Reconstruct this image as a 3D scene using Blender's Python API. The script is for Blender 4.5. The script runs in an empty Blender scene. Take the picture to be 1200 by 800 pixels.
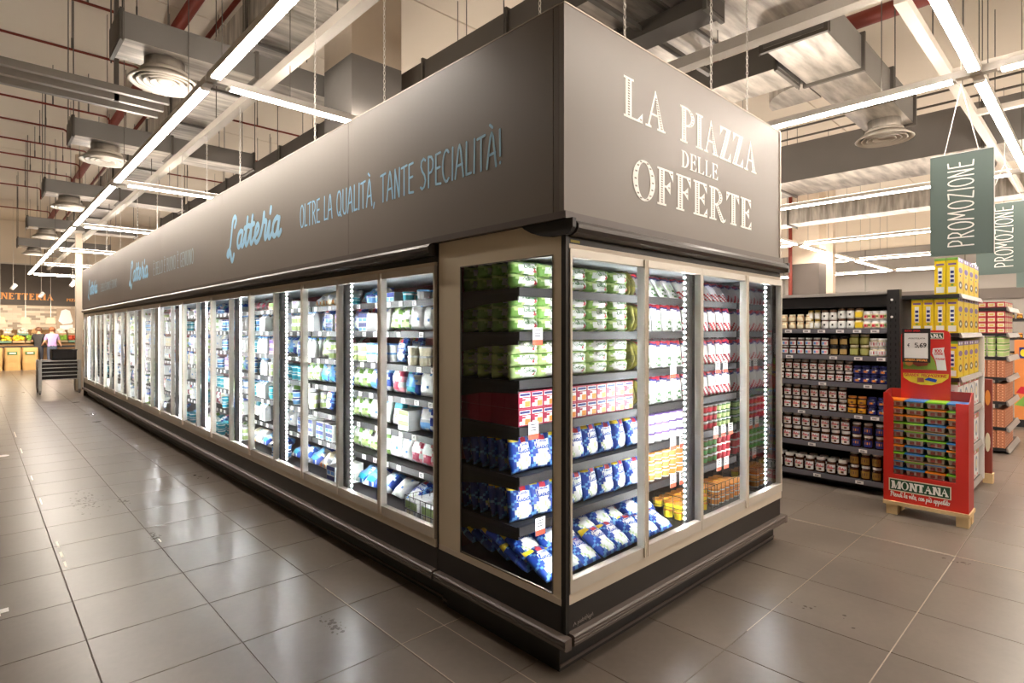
import bpy, math, random
from mathutils import Vector, Matrix
random.seed(7)
PI = math.pi
SC = bpy.context.scene
COL = SC.collection

# ------------------------------------------------------------------ camera, world, exposure
cam_d = bpy.data.cameras.new('camera')
cam = bpy.data.objects.new('camera', cam_d)
COL.objects.link(cam)
cam_d.sensor_fit = 'HORIZONTAL'
cam_d.sensor_width = 36.0
cam_d.lens = 663.5 / 1200 * 36.0
cam_d.shift_y = -12.5 / 1200
cam_d.clip_start = 0.05
cam_d.clip_end = 200
cam.location = (-1.932, -1.696, 1.57)
cam.rotation_euler = (PI / 2, 0, -math.radians(43.471))
SC.camera = cam

world = bpy.data.worlds.new('world')
SC.world = world
world.use_nodes = True
world.node_tree.nodes['Background'].inputs[0].default_value = (1.0, 0.88, 0.75, 1)
world.node_tree.nodes['Background'].inputs[1].default_value = 0.25

SC.view_settings.view_transform = 'Standard'
SC.view_settings.look = 'None'
SC.view_settings.gamma = 1
SC.view_settings.use_curve_mapping = False
SC.view_settings.exposure = 0.2
SC.cycles.max_bounces = 10
SC.cycles.diffuse_bounces = 4
SC.cycles.glossy_bounces = 4
SC.cycles.transparent_max_bounces = 24
SC.cycles.caustics_reflective = False
SC.cycles.caustics_refractive = False
SC.cycles.sample_clamp_indirect = 4.0

BAR_E = 66.0      # linear lamps of the hall
LED_E = 95.0      # strips inside the refrigerated cases
WARM = (1.0, 0.895, 0.79)
COOL = (0.97, 1.0, 1.0)

# ------------------------------------------------------------------ materials
def lin(c):
    if isinstance(c, str):
        c = tuple(int(c[i:i + 2], 16) / 255 for i in (0, 2, 4))
    return tuple((x / 12.92 if x <= 0.04045 else ((x + 0.055) / 1.055) ** 2.4) for x in c)

MATS = {}
def mat(name, col, rough=0.5, metal=0.0, var=0.06, scale=6.0, bump=0.0, bscale=40.0, coat=0.0, spec=0.5, alpha=None):
    if name in MATS:
        return MATS[name]
    m = bpy.data.materials.new(name)
    m.use_nodes = True
    nt = m.node_tree
    b = nt.nodes['Principled BSDF']
    c = lin(col)
    tc = nt.nodes.new('ShaderNodeTexCoord')
    no = nt.nodes.new('ShaderNodeTexNoise')
    no.inputs['Scale'].default_value = scale
    no.inputs['Detail'].default_value = 3.0
    nt.links.new(tc.outputs['Object'], no.inputs['Vector'])
    mx = nt.nodes.new('ShaderNodeMix')
    mx.data_type = 'RGBA'
    lo = tuple(max(0, x * (1 - var)) for x in c)
    hi = tuple(min(1, x * (1 + var)) for x in c)
    mx.inputs[6].default_value = (*lo, 1)
    mx.inputs[7].default_value = (*hi, 1)
    nt.links.new(no.outputs['Fac'], mx.inputs[0])
    nt.links.new(mx.outputs[2], b.inputs['Base Color'])
    b.inputs['Roughness'].default_value = rough
    b.inputs['Metallic'].default_value = metal
    b.inputs['Coat Weight'].default_value = coat
    b.inputs['Specular IOR Level'].default_value = spec
    if alpha is not None:
        b.inputs['Alpha'].default_value = alpha
    if bump:
        n2 = nt.nodes.new('ShaderNodeTexNoise')
        n2.inputs['Scale'].default_value = bscale
        nt.links.new(tc.outputs['Object'], n2.inputs['Vector'])
        bp = nt.nodes.new('ShaderNodeBump')
        bp.inputs['Strength'].default_value = bump
        bp.inputs['Distance'].default_value = 0.02
        nt.links.new(n2.outputs['Fac'], bp.inputs['Height'])
        nt.links.new(bp.outputs['Normal'], b.inputs['Normal'])
    MATS[name] = m
    return m

def emis(name, col, strength):
    if name in MATS:
        return MATS[name]
    m = bpy.data.materials.new(name)
    m.use_nodes = True
    nt = m.node_tree
    nt.nodes.remove(nt.nodes['Principled BSDF'])
    e = nt.nodes.new('ShaderNodeEmission')
    e.inputs[0].default_value = (*col, 1)
    e.inputs[1].default_value = strength
    nt.links.new(e.outputs[0], nt.nodes['Material Output'].inputs[0])
    MATS[name] = m
    return m

def glass(name, tint=(0.97, 0.985, 0.98), ior=1.45):
    if name in MATS:
        return MATS[name]
    m = bpy.data.materials.new(name)
    m.use_nodes = True
    nt = m.node_tree
    nt.nodes.remove(nt.nodes['Principled BSDF'])
    t = nt.nodes.new('ShaderNodeBsdfTransparent')
    t.inputs[0].default_value = (*tint, 1)
    g = nt.nodes.new('ShaderNodeBsdfGlossy')
    g.inputs['Roughness'].default_value = 0.02
    fr = nt.nodes.new('ShaderNodeFresnel')
    fr.inputs[0].default_value = ior
    mx = nt.nodes.new('ShaderNodeMixShader')
    nt.links.new(fr.outputs[0], mx.inputs[0])
    nt.links.new(t.outputs[0], mx.inputs[1])
    nt.links.new(g.outputs[0], mx.inputs[2])
    nt.links.new(mx.outputs[0], nt.nodes['Material Output'].inputs[0])
    MATS[name] = m
    return m

# setting
M_TILE = mat('floor_tile', '8b7f73', 0.33, 0, 0.10, 1.3, 0.04, 9, spec=0.5)
M_GROUT = mat('floor_grout', '665b51', 0.8)
M_GROUT_L = mat('light_grout', 'a99c8c', 0.8)
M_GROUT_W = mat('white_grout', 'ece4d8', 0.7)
M_CEIL = mat('ceiling_cream', 'e6dac8', 0.9, 0, 0.04, 0.6)
M_WALL = mat('wall_cream', 'e2d4c0', 0.9, 0, 0.05, 0.5)
M_WALLG = mat('wall_grey', '8c857e', 0.8, 0, 0.05, 0.5)
M_DARKBAND = mat('dark_band', '5d544d', 0.7)
M_COLG = mat('column_grey', '7d7873', 0.8)
M_COLC = mat('column_cream', 'd9c8b2', 0.9)
# sheet metal, services
M_GALV = mat('galvanised', 'b5afa6', 0.45, 0.3, 0.32, 2.2, 0.10, 4)
M_DUCTG = mat('duct_grey', '7e7a75', 0.55, 0.25, 0.08, 2)
M_DUCTD = mat('duct_dark', '5a544d', 0.6, 0.2, 0.08, 2)
M_STEEL = mat('steel', '9a958e', 0.4, 0.7)
M_STRUT = mat('strut', '6d6861', 0.5, 0.5)
M_RED = mat('pipe_red', '843426', 0.5)
M_RAILC = mat('rail_cream', 'd3cabd', 0.5)
M_WHITE = mat('lamp_white', 'efe9e0', 0.45)
M_CHAIN = mat('chain_white', 'f2ede4', 0.4)
M_BAR = emis('bar_glow', WARM, BAR_E)
M_UP = emis('added_uplight_glow', WARM, BAR_E * .34)  # added upward glow that brightens the ceiling
# cases
M_FASC = mat('fascia_taupe', '786e65', 0.42, 0, 0.03, 0.8)
M_FASCE = mat('fascia_edge', 'b5a898', 0.4, 0.3)
M_BLACK = mat('case_black', '1d1a18', 0.45, 0, 0.05)
M_DARK = mat('case_anthracite', '262220', 0.4)
M_CORN = mat('cornice', '423c37', 0.3, 0.3)
M_BUMP = mat('bumper_grey', '60554f', 0.45)
M_CREAM = mat('frame_cream', 'e4d8c6', 0.35, 0.1)
M_ALU = mat('frame_alu', 'ddd6ca', 0.32, 0.25)
M_FRIT = mat('frit_beige', 'ece0c8', 0.16, 0, 0.02)
M_LINER = mat('liner_grey', 'b9bdc0', 0.5)
M_BURG = mat('back_burgundy', '7d3a3c', 0.5, 0, 0.15, 60)
M_SHELF = mat('shelf_dark', '3a3838', 0.35, 0.3)
M_RAIL = mat('shelf_rail', '2b292a', 0.5, 0.0)
M_TAG = mat('tag_white', 'f4f1ee', 0.5)
M_TAGR = mat('tag_red', 'e2674a', 0.5)
M_TAGK = mat('tag_ink', '3a3a48', 0.6)
M_GLASS = glass('door_glass')
M_WIRE = mat('wire_dark', '4b4743', 0.4, 0.5)

def streaks(m, lo, hi, sc=(1.2, 7.0, 1.2)):
    """rolled sheet: long streaks of lighter and darker zinc"""
    nt = m.node_tree; b = nt.nodes['Principled BSDF']
    geo = nt.nodes.new('ShaderNodeNewGeometry'); mp = nt.nodes.new('ShaderNodeMapping')
    mp.inputs['Scale'].default_value = sc
    no = nt.nodes.new('ShaderNodeTexNoise'); no.inputs['Scale'].default_value = 1.6; no.inputs['Detail'].default_value = 5
    cr = nt.nodes.new('ShaderNodeValToRGB')
    cr.color_ramp.elements[0].position = .36; cr.color_ramp.elements[0].color = (*lin(lo), 1)
    cr.color_ramp.elements[1].position = .66; cr.color_ramp.elements[1].color = (*lin(hi), 1)
    nt.links.new(geo.outputs['Position'], mp.inputs['Vector']); nt.links.new(mp.outputs[0], no.inputs['Vector'])
    nt.links.new(no.outputs['Fac'], cr.inputs[0]); nt.links.new(cr.outputs[0], b.inputs['Base Color'])
    b.inputs['Roughness'].default_value = .38; b.inputs['Metallic'].default_value = .45
streaks(M_GALV, '90887e', 'cec6ba')

# ------------------------------------------------------------------ mesh builder
class MB:
    def __init__(s):
        s.v = []; s.f = []; s.m = []
    def face(s, pts, m=0):
        n = len(s.v); s.v += [tuple(p) for p in pts]
        s.f.append(tuple(range(n, n + len(pts)))); s.m.append(m)
    def box(s, x0, x1, y0, y1, z0, z1, m=0):
        n = len(s.v)
        s.v += [(x0, y0, z0), (x1, y0, z0), (x1, y1, z0), (x0, y1, z0), (x0, y0, z1), (x1, y0, z1), (x1, y1, z1), (x0, y1, z1)]
        for q in ((0, 3, 2, 1), (4, 5, 6, 7), (0, 1, 5, 4), (1, 2, 6, 5), (2, 3, 7, 6), (3, 0, 4, 7)):
            s.f.append(tuple(n + i for i in q)); s.m.append(m)
        return s
    def frus(s, cx, cy, z0, z1, a0, b0, a1, b1, m=0):
        n = len(s.v)
        for z, a, b in ((z0, a0, b0), (z1, a1, b1)):
            s.v += [(cx - a, cy - b, z), (cx + a, cy - b, z), (cx + a, cy + b, z), (cx - a, cy + b, z)]
        for q in ((0, 3, 2, 1), (4, 5, 6, 7), (0, 1, 5, 4), (1, 2, 6, 5), (2, 3, 7, 6), (3, 0, 4, 7)):
            s.f.append(tuple(n + i for i in q)); s.m.append(m)
        return s
    def prism(s, prof, axis, a0, a1, m=0):
        # prof: 2-D outline; axis 'x': (y,z), 'y': (x,z), 'z': (x,y)
        def P(p, a):
            return {'x': (a, p[0], p[1]), 'y': (p[0], a, p[1]), 'z': (p[0], p[1], a)}[axis]
        n = len(s.v); k = len(prof)
        s.v += [P(p, a0) for p in prof] + [P(p, a1) for p in prof]
        s.f.append(tuple(range(n, n + k))[::-1]); s.m.append(m)
        s.f.append(tuple(range(n + k, n + 2 * k))); s.m.append(m)
        for i in range(k):
            j = (i + 1) % k
            s.f.append((n + i, n + j, n + k + j, n + k + i)); s.m.append(m)
        return s
    def tube(s, pts, r, n=8, m=0, close=False, r1=None):
        pts = [Vector(p) for p in pts]
        base = len(s.v); k = len(pts)
        prev = None
        for i, p in enumerate(pts):
            if close:
                t = (pts[(i + 1) % k] - pts[i - 1])
            else:
                t = pts[min(i + 1, k - 1)] - pts[max(i - 1, 0)]
            t.normalize()
            if prev is None:
                a = Vector((0, 0, 1)) if abs(t.z) < 0.9 else Vector((1, 0, 0))
                u = t.cross(a).normalized()
            else:
                u = (prev - t * prev.dot(t)).normalized()
            prev = u
            w = t.cross(u)
            rr = r if r1 is None else r + (r1 - r) * i / max(1, k - 1)
            for q in range(n):
                an = 2 * PI * q / n
                s.v.append(tuple(p + u * rr * math.cos(an) + w * rr * math.sin(an)))
        for i in range(k if close else k - 1):
            i2 = (i + 1) % k
            for q in range(n):
                q2 = (q + 1) % n
                s.f.append((base + i * n + q, base + i * n + q2, base + i2 * n + q2, base + i2 * n + q)); s.m.append(m)
        if not close:
            s.f.append(tuple(base + q for q in range(n))[::-1]); s.m.append(m)
            s.f.append(tuple(base + (k - 1) * n + q for q in range(n))); s.m.append(m)
        return s
    def lathe(s, prof, n=12, c=(0, 0, 0), ms=None, cap=True):
        base = len(s.v); k = len(prof)
        for r, z in prof:
            for q in range(n):
                a = 2 * PI * q / n
                s.v.append((c[0] + r * math.cos(a), c[1] + r * math.sin(a), c[2] + z))
        for i in range(k - 1):
            for q in range(n):
                q2 = (q + 1) % n
                s.f.append((base + i * n + q, base + i * n + q2, base + (i + 1) * n + q2, base + (i + 1) * n + q))
                s.m.append(ms[i] if ms else 0)
        if cap:
            s.f.append(tuple(base + q for q in range(n))[::-1]); s.m.append(ms[0] if ms else 0)
            s.f.append(tuple(base + (k - 1) * n + q for q in range(n))); s.m.append(ms[-1] if ms else 0)
        return s
    def sph(s, c, r, n=8, k=5, m=0, sz=1.0):
        return s.lathe([(max(1e-4, r * math.sin(PI * i / k)), -r * sz * math.cos(PI * i / k)) for i in range(k + 1)], n, c, [m] * k, False)
    def xf(s, fn, start=0):
        for i in range(start, len(s.v)):
            s.v[i] = tuple(fn(*s.v[i]))
        return s
    def mesh(s, name, mats, smooth=False, off=(0, 0, 0)):
        me = bpy.data.meshes.new(name)
        me.from_pydata([(x - off[0], y - off[1], z - off[2]) for x, y, z in s.v], [], s.f)
        if not isinstance(mats, (list, tuple)):
            mats = [mats]
        for m in mats:
            me.materials.append(m)
        if len(mats) > 1:
            me.polygons.foreach_set('material_index', s.m)
        if smooth:
            me.polygons.foreach_set('use_smooth', [True] * len(s.f))
        me.update()
        return me

OFF = {}
def link(o, parent=None):
    COL.objects.link(o)
    if parent is not None:
        o.parent = parent
    return o

def build(mb, name, mats, parent=None, smooth=False, kind=None):
    """one mesh object from coordinates of the root thing (or the world when there is no parent)"""
    xs = [p[0] for p in mb.v]; ys = [p[1] for p in mb.v]; zs = [p[2] for p in mb.v]
    c = ((min(xs) + max(xs)) / 2, (min(ys) + max(ys)) / 2, min(zs))
    o = bpy.data.objects.new(name, mb.mesh(name, mats, smooth, c))
    po = OFF.get(parent.name, (0, 0, 0)) if parent is not None else (0, 0, 0)
    o.location = (c[0] - po[0], c[1] - po[1], c[2] - po[2])
    link(o, parent)
    OFF[o.name] = c
    if kind:
        o['kind'] = kind
    return o

def inst(name, me, loc, rz=0.0, parent=None, rx=0.0, ry=0.0, sc=None):
    o = bpy.data.objects.new(name, me)
    if parent is not None:
        po = OFF.get(parent.name, (0, 0, 0))
        loc = (loc[0] - po[0], loc[1] - po[1], loc[2] - po[2])
    o.location = loc
    o.rotation_euler = (rx, ry, rz)
    if sc:
        o.scale = sc
    return link(o, parent)

def tag(o, label, cat, group=None, kind=None):
    o['label'] = label; o['category'] = cat
    if group: o['group'] = group
    if kind: o['kind'] = kind
    return o

def thing(name, label, cat, loc=(0, 0, 0), rz=0.0, group=None):
    """an Empty at the thing's base; its parts are given in its own frame"""
    o = bpy.data.objects.new(name, None)
    o.empty_display_size = 0.1
    o.location = loc; o.rotation_euler = (0, 0, rz)
    COL.objects.link(o)
    OFF[o.name] = (0, 0, 0)
    return tag(o, label, cat, group)

def wthing(name, label, cat, base, group=None):
    """like thing(), but its parts are given in world coordinates"""
    o = thing(name, label, cat, base, 0, group)
    OFF[o.name] = base
    return o

def struct(mb, name, mats, parent=None):
    return build(mb, name, mats, parent, kind='structure' if parent is None else None)

ORD = ['zeroth', 'first', 'second', 'third', 'fourth', 'fifth', 'sixth', 'seventh', 'eighth', 'ninth', 'tenth', 'eleventh', 'twelfth',
       'thirteenth', 'fourteenth', 'fifteenth', 'sixteenth', 'seventeenth', 'eighteenth', 'nineteenth', 'twentieth', 'twenty-first',
       'twenty-second', 'twenty-third', 'twenty-fourth']

# ------------------------------------------------------------------ lettering
def arc(cx, cy, rx, ry, a0, a1, n=10):
    return [(cx + rx * math.cos(math.radians(a0 + (a1 - a0) * i / n)), cy + ry * math.sin(math.radians(a0 + (a1 - a0) * i / n))) for i in range(n + 1)]

HAND = {  # tall narrow hand-drawn capitals: advance, strokes
    'A': (.40, [[(.0, 0), (.14, .88), (.19, 1), (.24, .88), (.36, 0)], [(.06, .36), (.32, .40)]]),
    'B': (.36, [[(.04, 0), (.04, 1), (.2, .98), (.28, .84), (.26, .66), (.18, .56), (.05, .54)], [(.18, .56), (.3, .44), (.31, .2), (.22, .02), (.04, 0)]]),
    'C': (.36, [arc(.19, .5, .18, .5, 55, 305, 12)]),
    'D': (.38, [[(.04, 0), (.04, 1), (.2, .94), (.31, .7), (.31, .3), (.2, .06), (.04, 0)]]),
    'E': (.32, [[(.26, 1), (.04, .98), (.04, .02), (.28, 0)], [(.04, .52), (.24, .54)]]),
    'F': (.30, [[(.26, 1), (.04, .98), (.04, 0)], [(.04, .52), (.22, .54)]]),
    'G': (.38, [arc(.19, .5, .18, .5, 55, 320, 12) + [(.34, .42), (.2, .42)]]),
    'I': (.14, [[(.05, 0), (.07, 1)]]),
    'L': (.28, [[(.05, 1), (.04, .02), (.25, .03)]]),
    'M': (.50, [[(.02, 0), (.08, 1), (.22, .35), (.38, 1), (.45, 0)]]),
    'N': (.38, [[(.04, 0), (.05, 1), (.29, 0), (.31, 1)]]),
    'O': (.38, [arc(.18, .5, .17, .5, 90, 450, 16)]),
    'P': (.34, [[(.06, 0), (.05, 1), (.2, .97), (.29, .82), (.28, .6), (.2, .48), (.06, .45)]]),
    'Q': (.40, [arc(.18, .5, .17, .5, 90, 450, 16), [(.2, .14), (.36, -.04)]]),
    'R': (.36, [[(.05, 0), (.05, 1), (.2, .97), (.28, .82), (.26, .62), (.17, .5), (.06, .48)], [(.14, .48), (.32, 0)]]),
    'S': (.32, [[(.27, .92), (.17, 1), (.06, .92), (.04, .76), (.1, .6), (.22, .44), (.27, .26), (.21, .06), (.1, 0), (.02, .07)]]),
    'T': (.34, [[(.0, .96), (.31, 1)], [(.15, .97), (.15, 0)]]),
    'U': (.36, [[(.04, 1), (.04, .22), (.1, .04), (.2, 0), (.28, .08), (.3, .24), (.31, 1)]]),
    'V': (.36, [[(.02, 1), (.17, 0), (.32, 1)]]),
    'Z': (.36, [[(.03, .97), (.31, 1), (.03, .02), (.32, 0)]]),
    ',': (.16, [[(.08, .06), (.03, -.12)]]),
    '!': (.16, [[(.06, 1), (.07, .26)], [(.07, .05), (.07, .07)]]),
    '.': (.12, [[(.05, .02), (.05, .05)]]),
    "'": (.12, [[(.06, 1), (.04, .85)]]),
    '5': (.36, [[(.29, 1), (.07, 1), (.05, .58), (.18, .62), (.3, .48), (.3, .18), (.18, 0), (.04, .08)]]),
    '6': (.36, [[(.27, .98), (.12, .8), (.05, .4), (.07, .1), (.18, 0), (.29, .12), (.29, .38), (.18, .5), (.06, .36)]]),
    '9': (.36, [[(.29, .64), (.18, .5), (.06, .62), (.06, .86), (.17, 1), (.28, .88), (.3, .6), (.24, .2), (.1, .02)]]),
    '1': (.2, [[(.02, .8), (.12, 1), (.12, 0)]]),
    '0': (.38, [arc(.18, .5, .15, .5, 90, 450, 14)]),
    'e': (.32, [[(.04, .3), (.27, .34), (.24, .5), (.13, .56), (.04, .4), (.05, .12), (.15, 0), (.27, .08)]]),
    ' ': (.24, []),
}
HAND['À'] = (.40, HAND['A'][1] + [[(.12, 1.24), (.22, 1.14)]])
HAND['È'] = (.32, HAND['E'][1] + [[(.08, 1.22), (.18, 1.12)]])
HAND['€'] = (.4, [arc(.22, .5, .17, .5, 60, 300, 10), [(0, .58), (.28, .6)], [(0, .42), (.26, .43)]])

SCRIPT = {  # joined brush script
    'L': (.62, [[(.42, .78), (.50, .98), (.40, 1.12), (.27, .98), (.22, .5), (.16, .1), (.04, .0), (.0, -.12), (.1, -.16), (.2, -.02), (.3, -.3), (.38, -.36), (.46, -.16)]]),
    'a': (.44, [[(.34, .5), (.22, .56), (.08, .44), (.04, .2), (.12, .04), (.24, .1), (.33, .4), (.35, .52)], [(.34, .5), (.31, .14), (.37, .03), (.46, .14)]]),
    't': (.30, [[(.0, .2), (.12, .5), (.18, .9)], [(.18, .9), (.12, .2), (.18, .03), (.3, .16)], [(.02, .6), (.3, .64)]]),
    'e': (.40, [[(.0, .16), (.2, .3), (.28, .46), (.2, .58), (.1, .46), (.06, .2), (.16, .02), (.3, .08), (.4, .22)]]),
    'r': (.36, [[(.0, .2), (.1, .56), (.13, .84), (.16, .6), (.28, .56), (.24, .2), (.28, .04), (.37, .16)]]),
    'i': (.24, [[(.0, .16), (.1, .5), (.08, .12), (.14, .03), (.25, .16)], [(.11, .78), (.13, .92)]]),
    'P': (.5, [[(.14, 0), (.2, .9)], [(.02, .75), (.2, .98), (.42, .86), (.36, .55), (.18, .48)]]),
    'n': (.42, [[(.02, .1), (.08, .52), (.06, .02)], [(.07, .3), (.2, .54), (.28, .42), (.28, .06), (.42, .16)]]),
    'd': (.46, [[(.3, .48), (.16, .54), (.05, .34), (.08, .06), (.22, .06), (.32, .4), (.38, 1.0)], [(.34, .6), (.32, .1), (.46, .14)]]),
    'l': (.26, [[(0, .14), (.16, .7), (.16, 1), (.08, .9), (.08, .14), (.26, .14)]]),
    'v': (.4, [[(.0, .44), (.08, .54), (.14, .04), (.3, .54), (.4, .44)]]),
    'c': (.34, [[(.28, .46), (.16, .54), (.04, .3), (.12, .02), (.34, .16)]]),
    'o': (.4, [arc(.17, .28, .14, .27, 90, 450, 10) + [(.38, .46)]]),
    'p': (.42, [[(.06, .52), (.04, -.4)], [(.06, .4), (.22, .54), (.3, .3), (.18, .02), (.06, .1)], [(.28, .2), (.42, .16)]]),
    'u': (.42, [[(.04, .52), (.04, .12), (.14, .02), (.28, .2), (.3, .52), (.3, .08), (.42, .16)]]),
    'ù': (.42, [[(.04, .52), (.04, .12), (.14, .02), (.28, .2), (.3, .52), (.3, .08), (.42, .16)], [(.12, .8), (.2, .68)]]),
    's': (.32, [[(0, .14), (.18, .56), (.26, .2), (.14, .02), (.04, .1)], [(.24, .1), (.32, .16)]]),
    'g': (.42, [[(.3, .46), (.16, .54), (.05, .3), (.14, .06), (.28, .2), (.3, .5), (.28, -.3), (.12, -.36), (.08, -.2), (.42, .14)]]),
    'h': (.42, [[(.04, 0), (.08, 1)], [(.06, .3), (.2, .54), (.28, .4), (.28, .06), (.42, .14)]]),
    'm': (.56, [[(.04, .5), (.04, .02)], [(.05, .3), (.16, .54), (.22, .4), (.22, .02)], [(.23, .3), (.34, .54), (.42, .4), (.42, .06), (.56, .14)]]),
    'G': (.6, [arc(.28, .5, .26, .5, 50, 320, 12) + [(.5, .45), (.3, .45)]]),
    'b': (.4, [[(.08, 1), (.05, .1), (.16, .02), (.3, .2), (.24, .5), (.08, .36)], [(.3, .3), (.4, .4)]]),
    'S': (.4, HAND['S'][1]),
    'f': (.3, [[(.28, .95), (.16, 1), (.12, .8), (.12, -.1)], [(.0, .5), (.26, .54)]]),
    ',': (.16, HAND[','][1]), '.': (.16, HAND['.'][1]), ' ': (.26, []),
}

def smooth_line(p, n=4):
    if len(p) < 3:
        return p
    out = []
    q = [p[0]] + list(p) + [p[-1]]
    for i in range(1, len(q) - 2):
        a, b, c, d = q[i - 1], q[i], q[i + 1], q[i + 2]
        for k in range(n):
            t = k / n
            out.append(tuple(0.5 * (2 * b[j] + (c[j] - a[j]) * t + (2 * a[j] - 5 * b[j] + 4 * c[j] - d[j]) * t * t
                                    + (3 * b[j] - a[j] - 3 * c[j] + d[j]) * t ** 3) for j in (0, 1)))
    out.append(tuple(p[-1]))
    return out

def stroke2d(pts, w, rnd=True):
    """filled polygons of one pen stroke"""
    polys = []
    h = w / 2
    for a, b in zip(pts[:-1], pts[1:]):
        dx, dy = b[0] - a[0], b[1] - a[1]
        L = math.hypot(dx, dy)
        if L < 1e-6:
            continue
        nx, ny = -dy / L * h, dx / L * h
        polys.append([(a[0] - nx, a[1] - ny), (b[0] - nx, b[1] - ny), (b[0] + nx, b[1] + ny), (a[0] + nx, a[1] + ny)])
    if rnd:
        for p in pts:
            polys.append([(p[0] + h * math.cos(PI * k / 4), p[1] + h * math.sin(PI * k / 4)) for k in range(8)])
    return polys

def text_width(txt, font):
    return sum(font[c][0] for c in txt)

def text2d(txt, font, width, height, pen, slant=0.0, smooth=False, rnd=True, gap=0.0):
    """polygons for a line of text filling width x height (baseline at 0)"""
    tot = sum(font[c][0] + gap for c in txt) - gap
    sx = width / tot
    polys = []; x = 0.0
    for c in txt:
        adv, st = font[c]
        for s in st:
            pts = smooth_line(s) if smooth else s
            pts = [((x + p[0] + slant * p[1]) * sx, p[1] * height) for p in pts]
            polys += stroke2d(pts, pen, rnd)
        x += adv + gap
    return polys

# engraved serif capitals: filled polygons + dark ladder marks
def serif_glyph(ch, T=.17, t=.045, ov=.06):
    P = []; D = []
    R = lambda x0, x1, y0, y1: P.append([(x0, y0), (x1, y0), (x1, y1), (x0, y1)])
    def marks(xa, ya, xb, yb):
        L = math.hypot(xb - xa, yb - ya); n = max(2, int(L / .062))
        for i in range(n + 1):
            f = i / n; D.append((xa + (xb - xa) * f, ya + (yb - ya) * f))
    def stem(x, lo=True, hi=True):
        R(x, x + T, 0, 1)
        if lo: R(x - ov, x + T + ov, 0, t)
        if hi: R(x - ov, x + T + ov, 1 - t, 1)
        marks(x + T / 2, .08, x + T / 2, .92)
    def ring(cx, cy, rx, ry, a0, a1, tx, ty, n=16):
        for i in range(n):
            q = []
            for a, k in ((a0 + (a1 - a0) * i / n, 0), (a0 + (a1 - a0) * (i + 1) / n, 0), (a0 + (a1 - a0) * (i + 1) / n, 1), (a0 + (a1 - a0) * i / n, 1)):
                a = math.radians(a)
                q.append((cx + (rx - k * tx) * math.cos(a), cy + (ry - k * ty) * math.sin(a)))
            P.append(q)
        m = max(3, int(n * .6))
        for i in range(m + 1):
            a = math.radians(a0 + (a1 - a0) * i / m)
            if abs(math.cos(a)) > .35:
                D.append((cx + (rx - tx / 2) * math.cos(a), cy + (ry - ty / 2) * math.sin(a)))
    def wedge(x, y, dx, dy):   # small triangular serif hanging from (x, y)
        P.append([(x, y), (x, y + dy), (x - dx, y)] if dx * dy > 0 else [(x, y), (x - dx, y), (x, y + dy)])
        D.append((x - dx * .28, y + dy * .3))
    def diag(x0, x1, w, mk=True):
        P.append([(x0, 0), (x0 + w, 0), (x1 + w, 1), (x1, 1)])
        if mk: marks(x0 + w / 2, .08, x1 + w / 2 - (x1 - x0) * .08, .92)
    if ch == 'L':
        stem(.06); R(.06, .60, 0, t); wedge(.60, 0, .22, .26); W = .64
    elif ch == 'I':
        stem(.06); W = T + .12
    elif ch == 'A':
        P.append([(.06, 0), (.12, 0), (.36, .92), (.33, 1)]); P.append([(.46, 0), (.46 + T, 0), (.35, 1), (.32, 1)])
        marks(.46 + T / 2, .08, .36, .8); R(.16, .48, .34, .34 + t); R(0, .2, 0, t); R(.40, .70, 0, t); W = .70
        P.append([(.06, 0), (.19, 0), (.12, .18)])
    elif ch == 'P':
        stem(.06); ring(.06 + T, .73, .36, .27, -90, 90, .15, t); W = .62
    elif ch == 'R':
        stem(.06); ring(.06 + T, .73, .33, .27, -90, 90, .15, t)
        P.append([(.26, .47), (.38, .49), (.66, .06), (.52, .0)]); P.append([(.52, 0), (.66, .06), (.74, .12), (.72, .02), (.62, -.03)])
        marks(.34, .42, .56, .06); W = .72
    elif ch == 'D':
        stem(.06); ring(.06 + T, .5, .42, .5, -90, 90, .16, t, 20); W = .68
    elif ch == 'O':
        ring(.36, .5, .36, .53, 0, 360, .16, .06, 28); W = .74
    elif ch in 'EF':
        stem(.06); R(.06, .56, 1 - t, 1); wedge(.56, 1, .2, -.3); R(.06 + T, .42, .5, .5 + t)
        P.append([(.46, .34), (.46, .70), (.28, .52)]); D.append((.41, .52))
        if ch == 'E':
            R(.06, .58, 0, t); wedge(.58, 0, .2, .28)
        W = .62
    elif ch == 'T':
        stem(.06 + .18, True, False); R(.0, .62, 1 - t, 1); wedge(.62, 1, .2, -.3); P.append([(0, 1), (0, .7), (.2, 1)]); D.append((.05, .9)); W = .64
    elif ch == 'Z':
        R(.02, .56, 1 - t, 1); R(.0, .58, 0, t); diag(.0, .38, T + .02); P.append([(.02, 1), (.02, .7), (.22, 1)]); wedge(.58, 0, .2, .3); W = .62
    elif ch == 'N':
        R(.06, .06 + t * 1.3, 0, 1); R(.52, .52 + t * 1.3, 0, 1); P.append([(.5, 0), (.5 + .1, 0), (.06 + T, 1), (.04, 1)])
        R(0, .18, 0, t); R(0, .12, 1 - t, 1); R(.44, .68, 1 - t, 1); W = .68
    elif ch == 'M':
        R(.06, .06 + t * 1.3, 0, 1); R(.66, .66 + T, 0, 1); P.append([(.36, 0), (.46, 0), (.06 + T, 1), (.04, 1)]); P.append([(.38, 0), (.44, 0), (.72, 1), (.66, 1)])
        R(0, .18, 0, t); R(0, .12, 1 - t, 1); R(.58, .9, 0, t); R(.66, .9, 1 - t, 1); W = .9
    else:
        W = .3
    return W, P, D

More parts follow.
